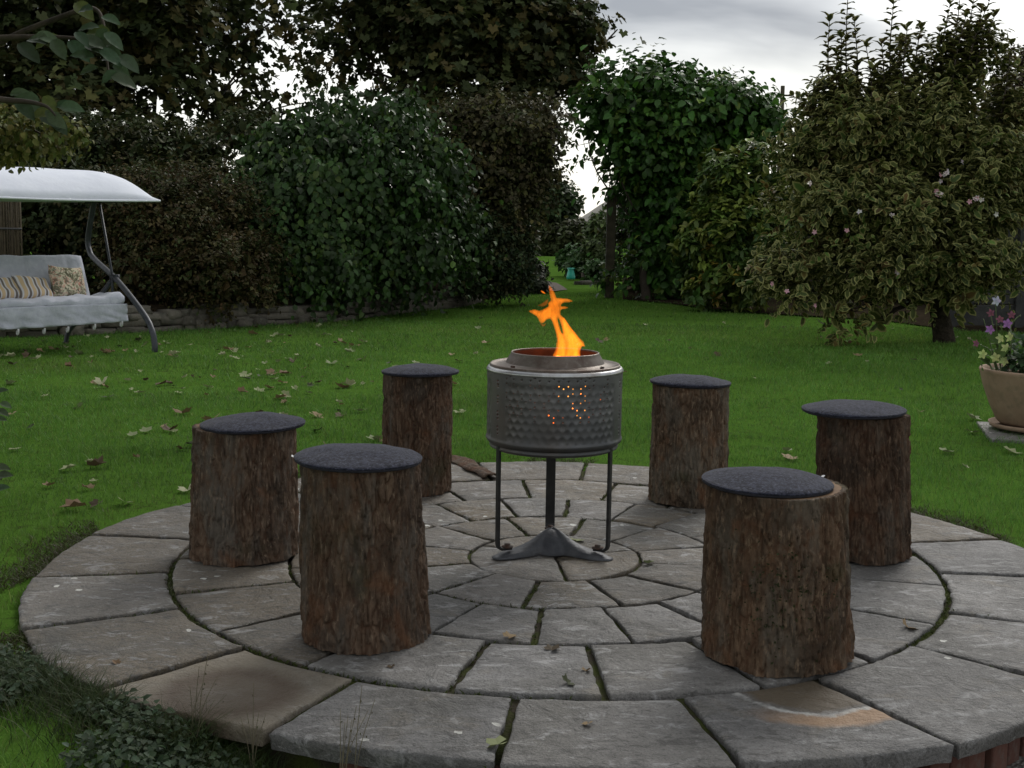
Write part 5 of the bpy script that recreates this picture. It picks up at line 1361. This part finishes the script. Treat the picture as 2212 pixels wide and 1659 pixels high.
# ------------------------------------------------------------------ grass
GRASS_COLS = np.array([(.094, .222, .034), (.118, .250, .042), (.072, .180, .030), (.170, .250, .056)])
def blade_mesh(name, P, H, W, lean, cols, mat, label=None, cat='grass', seg2=True):
    n = len(P); th = rng.uniform(0, 2 * math.pi, n); la = rng.uniform(0, 2 * math.pi, n)
    sd = np.stack([np.cos(th), np.sin(th), np.zeros(n)], 1) * (W / 2)[:, None]
    ld = np.stack([np.cos(la), np.sin(la), np.zeros(n)], 1) * (H * lean)[:, None]
    up = np.array([0, 0, 1.]) * H[:, None]
    V = np.stack([P - sd, P + sd, P + up * .55 + ld * .35 - sd * .7, P + up * .55 + ld * .35 + sd * .7, P + up * .95 + ld], 1)
    m = 5; off = np.arange(n)[:, None] * m
    flat = (off + np.array([0, 1, 3, 2, 2, 3, 4])[None]).ravel()
    me = fast_mesh(name, V.reshape(-1, 3), flat, np.tile([4, 3], n))
    col = np.ones((n, m, 4), np.float32); col[:, :, :3] = cols[:, None]
    a = me.color_attributes.new('Col', 'FLOAT_COLOR', 'POINT'); a.data.foreach_set('color', col.ravel())
    o = link_mesh(name, me, mat); return o
def grass():
    def region(n, y0, y1, pw):
        y = (y0 ** pw + (y1 ** pw - y0 ** pw) * rng.random(n)) ** (1 / pw)
        x = rng.uniform(-1, 1, n) * (.445 * y + .35); return np.stack([x, y], 1)
    Q = np.vstack([region(150000, 2.6, 9.5, 1.1), region(90000, 9.5, 17, 1.2), region(26000, 17, 27, 1.), region(7000, 27, 50, 1.)])
    x, y = Q[:, 0], Q[:, 1]; d = np.hypot(x - PX, y - PY)
    er = edge_r(np.arctan2(y - PY, x - PX)); d = d - er + 1.95
    ok = (d > 1.95 + .03 * vnoise(x * 5, y * 5, 2.)) & (y < wall_y(x) - .12)
    ok &= ~((x > 2.4) & (y > 22.5)) & ~((x > 6.2) & (y > 16.5))
    ok &= ~((y < 4.2) & (x > -.75))                                   # front: dug edge and gravel
    ok &= ~((y > 25.5) & (y < 28.) & (x > .7) & (x < 1.5))
    # worn fringe round the patio
    ok &= ~(rng.random(len(x)) < .75 * np.exp(-((d - 1.95) / .14) ** 2))
    x, y, d = x[ok], y[ok], d[ok]; n = len(x)
    H = .040 * (1 + .35 * vnoise(x * 1.3, y * 1.3, 4.) + .35 * vnoise(x * 7, y * 7, 8.)) * rng.uniform(.6, 1.25, n) * np.clip(.8 + y * .015, .8, 1.15)
    W = np.clip(.0022 * y / 5, .0022, .012) * rng.uniform(.8, 1.4, n)
    P = np.stack([x, y, terrain(x, y) - .004], 1)
    patch = .7 * fbm(x * .8, y * .8, 6., 3) + .6 * fbm(x * 4.5, y * 4.5, 3., 2)
    c = GRASS_COLS[rng.choice(4, n, p=[.42, .28, .2, .1])] * (1 + .45 * patch)[:, None] * (1 + np.array([.5, .05, .3]) * np.clip(fbm(x * .45 + 9, y * .45, 2., 3), 0, 1)[:, None]) * rng.uniform(.75, 1.25, (n, 1))
    dead = (rng.random(n) < .04 + .35 * (d < 2.2)); c[dead] = c[dead] * .3 + np.array([.05, .045, .018])
    o = blade_mesh('grass', P, H, W, rng.uniform(.2, 1.0, n), np.clip(c, 0, 1), M['grass'])
    tag(o, 'short green mown lawn grass around the patio', 'grass', kind='stuff')
    # dark clippings and moss along the patio edge
    n = 26000; a = rng.uniform(R(-10), R(240), n); rr = edge_r(a) + np.abs(rng.normal(0, .11, n)) - .02
    x, y = PX + rr * np.cos(a), PY + rr * np.sin(a); keep = fbm(x * 3, y * 3, 1., 2) > -.1; x, y = x[keep], y[keep]; n = len(x)
    P = np.stack([x, y, np.maximum(terrain(x, y), -.03) + .004], 1)
    o = blade_mesh('edge_moss', P, rng.uniform(.008, .022, n), rng.uniform(.003, .006, n), rng.uniform(.8, 2.2, n), np.array([(.045, .052, .016), (.06, .075, .018), (.055, .044, .024)])[rng.choice(3, n)], M['grass'])
    tag(o, 'dark moss and clippings along the lawn edge of the patio', 'moss', kind='stuff')
    n = len(MOSS_P)
    o = blade_mesh('joint_moss', MOSS_P + rng.normal(0, .002, MOSS_P.shape), rng.uniform(.006, .016, n), rng.uniform(.004, .009, n), rng.uniform(.4, 1.4, n), np.array([(.05, .075, .014), (.065, .085, .02), (.04, .05, .016)])[rng.choice(3, n)], M['grass'])
    tag(o, 'green moss growing in the joints between the slabs', 'moss', kind='stuff')
grass()

def ground_cover():
    # creeping clover and weeds at the front left of the patio
    n = 9000
    px = rng.uniform(-60, 1050, n); py = rng.uniform(1440, 1700, n)
    edge = np.interp(px, [0, 123, 330, 549, 760, 1100], [1400, 1470, 1535, 1590, 1625, 1660])
    P = []
    for a, b, e_ in zip(px, py, edge):
        if b < e_ - 5: continue
        q = gr(a, b, -.05); x, y = q[0], q[1]
        if np.hypot(x - PX, y - PY) < edge_r(math.atan2(y - PY, x - PX)) + .015: continue
        if fbm(np.array(x * 3.2), np.array(y * 3.2), 2., 2) < -.12: continue
        if x > -.5 and random.random() < .8: continue
        P.append((x, y, float(terrain(x, y)) + random.uniform(.015, .06)))
    P = np.array(P); n = len(P)
    D = np.stack([rng.normal(size=n), rng.normal(size=n), rng.normal(0, .25, n)], 1); N = np.stack([rng.normal(0, .35, n), rng.normal(0, .35, n) - .1, np.ones(n)], 1)
    o = leaf_mesh('ground_cover', 'round', P, D, N, rng.uniform(.012, .027, n), tints(n, [(.055, .085, .05), (.045, .075, .035), (.07, .10, .065)]), M['leaf'])
    tag(o, 'creeping clover-like ground cover at the front left of the patio', 'ground cover', kind='stuff')
    # longer rough grass along the front edge
    n = 9000; a = rng.uniform(R(205), R(268), n); rr = edge_r(a) + .012 + np.abs(rng.normal(0, .12, n))
    x, y = PX + rr * np.cos(a), PY + rr * np.sin(a); P = np.stack([x, y, terrain(x, y)], 1)
    dens = fbm(x * 4, y * 4, 8., 2) > -.1; P = P[dens]; n = len(P)
    o = blade_mesh('rough_grass', P, rng.uniform(.03, .11, n), rng.uniform(.0015, .003, n), rng.uniform(.4, 1.6, n), tints(n, [(.03, .055, .015), (.04, .065, .02), (.07, .075, .035)], [.5, .35, .15]), M['grass'])
    tag(o, 'long dark grass growing against the front left edge of the patio', 'grass', kind='stuff')
    # wispy seed stalks: three tufts
    for i, (px, py, tops, lb) in enumerate([(448, 1560, [(430, 1440), (450, 1410), (470, 1460), (410, 1480), (490, 1500), (440, 1470)], 'tuft of thin grass stalks over the stained tan slab'),
                                      (770, 1615, [(735, 1530), (752, 1545), (770, 1525), (782, 1480), (795, 1535), (810, 1510), (745, 1560), (760, 1555)], 'tuft of wiry grass stalks against the front slab edge'),
                                      (545, 1600, [(530, 1520), (548, 1475), (560, 1535), (575, 1540), (520, 1550)], 'tuft of thin grass stalks at the slab joint, between the other two tufts')]):
        b = gr(px, py, -.02); th_ = math.atan2(b[1] - PY, b[0] - PX); b[0] = PX + (edge_r(th_) + .03) * math.cos(th_); b[1] = PY + (edge_r(th_) + .03) * math.sin(th_); b[2] = float(terrain(b[0], b[1]))
        t_ = empty('grass_tuft', b, lb, 'grass', 'grass tufts at the patio edge')
        mb = MB(); P, D, N, S = [], [], [], []
        for tx, ty in tops:
            e_ = at(tx, ty, b[1] + random.uniform(-.03, .03)); s0 = b + rng.normal(0, .012, 3) * [1, 1, 0]
            mid = (s0 + e_) / 2 + np.array([(s0[0] - e_[0]) * .15, 0, .01])
            mb.tube([s0, mid, e_], [.0012, .001, .0006], 4, smooth=5)
            for q in range(4):
                f = .55 + .42 * q / 4; p = s0 + (e_ - s0) * f; P.append(p); D.append(norm(e_ - s0) + rng.normal(size=3) * .5); N.append(rng.normal(size=3)); S.append(random.uniform(.004, .009))
        mb.build('stalk', M['stalk'], t_); leaf_mesh('seed_head', 'diamond', P, D, N, S, tints(len(P), [(.10, .10, .055), (.09, .075, .045)]), M['leaf'], t_)['kind'] = 'stuff'
        nb = 260; pos = b + np.stack([rng.normal(0, .03, nb), rng.normal(0, .03, nb), np.zeros(nb)], 1)
        o = blade_mesh('blades', pos, rng.uniform(.05, .13, nb), rng.uniform(.0014, .0026, nb), rng.uniform(.3, 1.3, nb), tints(nb, [(.03, .06, .016), (.045, .075, .02)]), M['grass'])
        o.parent = t_; o.matrix_parent_inverse = world_of(t_).inverted()
ground_cover()

# ------------------------------------------------------------------ fallen leaves
def fallen_leaves():
    v0, ev, faces = T_palmate()
    kinds = {'pale': [(.27, .30, .15), (.21, .25, .12), (.36, .37, .22)], 'tan': [(.22, .155, .085), (.28, .20, .11), (.19, .12, .07)], 'dark': [(.05, .06, .03), (.07, .05, .03), (.09, .06, .035)]}
    names = {'pale': 'pale yellow-green fallen sycamore leaf lying on the lawn', 'tan': 'curled tan fallen sycamore leaf lying on the lawn', 'dark': 'dark withered fallen leaf lying on the lawn'}
    meshes = {}
    for kd, cl in kinds.items():
        meshes[kd] = []
        for q in range(6):
            v = v0.copy(); v[:, 1] -= .4; s = q * 3.3
            cur = random.uniform(.3, 1.0); v[:, 2] += cur * (v[:, 0] ** 2) * 1.0 + random.uniform(-.2, .7) * (v[:, 1] ** 2) + .10 * vnoise(v[:, 0] * 5 + s, v[:, 1] * 5, 1.)
            v[:, 0] *= random.uniform(.75, 1.1); v[:, 2] -= v[:, 2].min()
            me = bpy.data.meshes.new('fallen_leaf'); me.from_pydata([tuple(p) for p in v], [], faces)
            me.materials.append(M['dry_leaf']); c = np.ones((len(v), 4), np.float32); c[:, :3] = cl[q % 3]; c[:, 3] = 0
            a = me.color_attributes.new('Col', 'FLOAT_COLOR', 'POINT'); a.data.foreach_set('color', c.ravel()); meshes[kd].append(me)
    def put(x, y, z, kd, size, label, group, rz=None):
        o = bpy.data.objects.new('fallen_leaf', random.choice(meshes[kd])); COL.objects.link(o)
        o.location = (x, y, z); o.rotation_euler = (random.gauss(0, .22), random.gauss(0, .22), random.uniform(0, 6.28) if rz is None else rz)
        o.scale = (size, size, size * random.uniform(.6, 1.1)); tag(o, label, 'leaf', group)
    def leaf_label(kd, sz, x, y):
        look = {'pale': 'pale yellow-green', 'tan': 'curled tan', 'dark': 'dark withered'}[kd]; size = 'large' if sz > .078 else 'small' if sz < .062 else 'middling'
        if x < -2.4 and y > 9.5: where = 'in front of the swing seat'
        elif x < 0 and y > 12.5: where = 'near the stone wall'
        elif x < -.75 and y > 7.6: where = 'on the mid lawn at the left'
        elif x < -1.2: where = 'left of the leftmost stool'
        elif x < .2: where = 'behind the slim stool'
        elif x < 1.1 and y > 8: where = 'on the lawn behind the flame'
        elif x > 2.2 and y > 9: where = 'near the variegated bush'
        else: where = 'behind the right-hand stools'
        return f'{size} {look} fallen leaf {where}'
    cnt = 0; drift = []
    while cnt < 262:
        left = random.random() < .8
        if left and drift and random.random() < .45:
            qx, qy = random.choice(drift); px = qx + random.gauss(0, 45); py = qy + random.gauss(0, 12)
            if not (0 < px < 1060 and 672 < py < 1100): continue
        else:
            px = random.uniform(0, 1060) if left else random.uniform(1000, 2212)
            py = random.uniform(672, 1100) if random.random() < .5 else random.uniform(690, 860)
            if left: drift.append((px, py))
        q = gr(px, py, -.01); x, y = q[0], q[1]
        if np.hypot(x - PX, y - PY) < 2.06 or y > wall_y(x) - .3 or y < 3.4: continue
        if (x > 2.4 and y > 19) or (left and px > 700 and random.random() < .35): continue
        kd = random.choices(['pale', 'tan', 'dark'], [.5, .26, .24])[0]
        sz = random.choice([.045, .06, .075, .09, .115]) * (1.0 if kd != 'dark' else .9)
        put(x, y, float(terrain(x, y)) + .014, kd, sz, leaf_label(kd, sz, x, y), kd + ' fallen leaves on the lawn'); cnt += 1
    words = ['first', 'second', 'third', 'fourth', 'fifth', 'sixth', 'seventh', 'eighth', 'ninth', 'tenth', 'eleventh', 'twelfth', 'thirteenth', 'fourteenth', 'fifteenth', 'sixteenth', 'seventeenth', 'eighteenth', 'nineteenth', 'twentieth']
    by = {}
    for o in COL.objects:
        if o.name.startswith('fallen_leaf'): by.setdefault(o['label'], []).append(o)
    for lb, os_ in by.items():
        if len(os_) > 1:
            for i, o in enumerate(sorted(os_, key=lambda q: q.location.x / q.location.y)):
                o['label'] = lb + ', ' + words[min(i, 19)] + ' from the left'
    # the few on the slabs
    for px, py, kd, sz, lb in [(1102, 1377, 'tan', .05, 'orange-brown leaf on the slabs in front of the fire pit'), (1240, 1168, 'pale', .085, 'crumpled yellow leaf behind the right leg of the fire pit'), (1163, 1197, 'tan', .05, 'rusty leaf lying against the fire pit foot'),
                               (1195, 1402, 'dark', .05, 'brown curled leaf in the middle of a front slab'), (1225, 1478, 'dark', .055, 'dark leaf at the front joint between two slabs'), (1268, 1449, 'tan', .03, 'small tan leaf scrap right of the dark leaf'),
                               (1960, 1356, 'tan', .055, 'tan leaf on the right-hand curved joint'), (1403, 1216, 'pale', .05, 'pale leaf at the right edge of the centre stone'), (250, 1432, 'tan', .03, 'small tan leaf on the left outer slab'),
                               (1552, 1352, 'dark', .04, 'small dark leaf behind the widest stool'), (1068, 1613, 'pale', .075, 'pale leaf stuck in the front joint of the outer ring'), (1269, 1563, 'tan', .035, 'small orange leaf scrap on the front outer slab'), (845, 1440, 'dark', .03, 'tiny dark leaf in front of the tall front left stool')]:
        q = gr(px, py, .003); put(q[0], q[1], .003, kd, sz, lb, 'leaves on the patio')
    # a strip of loose bark lying on the back of the patio
    a, b = gr(985, 990, .01), gr(1062, 1030, .01); m_ = (a + b) / 2; tv = norm(b - a); sv = np.array([-tv[1], tv[0], 0])
    V, F = [], []
    nu, nv = 18, 8
    for i in range(nu + 1):
        s = i / nu; wd = .07 * (1 - .4 * s) * (1 + .25 * float(vnoise(s * 7, 1., 1.)))
        for j in range(nv + 1):
            w = j / nv * 2 - 1; V.append(a + (b - a) * s + sv * w * wd + np.array([0, 0, -.004 + .012 * (1 - w * w) + .008 * float(vnoise(s * 9, w * 2, 4.))]))
    for i in range(nu):
        for j in range(nv): q = i * (nv + 1) + j; F.append((q, q + 1, q + nv + 2, q + nv + 1))
    o = obj('bark_strip', V, F, M['bark']); so = o.modifiers.new('thick', 'SOLIDIFY'); so.thickness = .006
    tag(o, 'reddish strip of loose bark lying at the back edge of the patio', 'bark')
fallen_leaves()
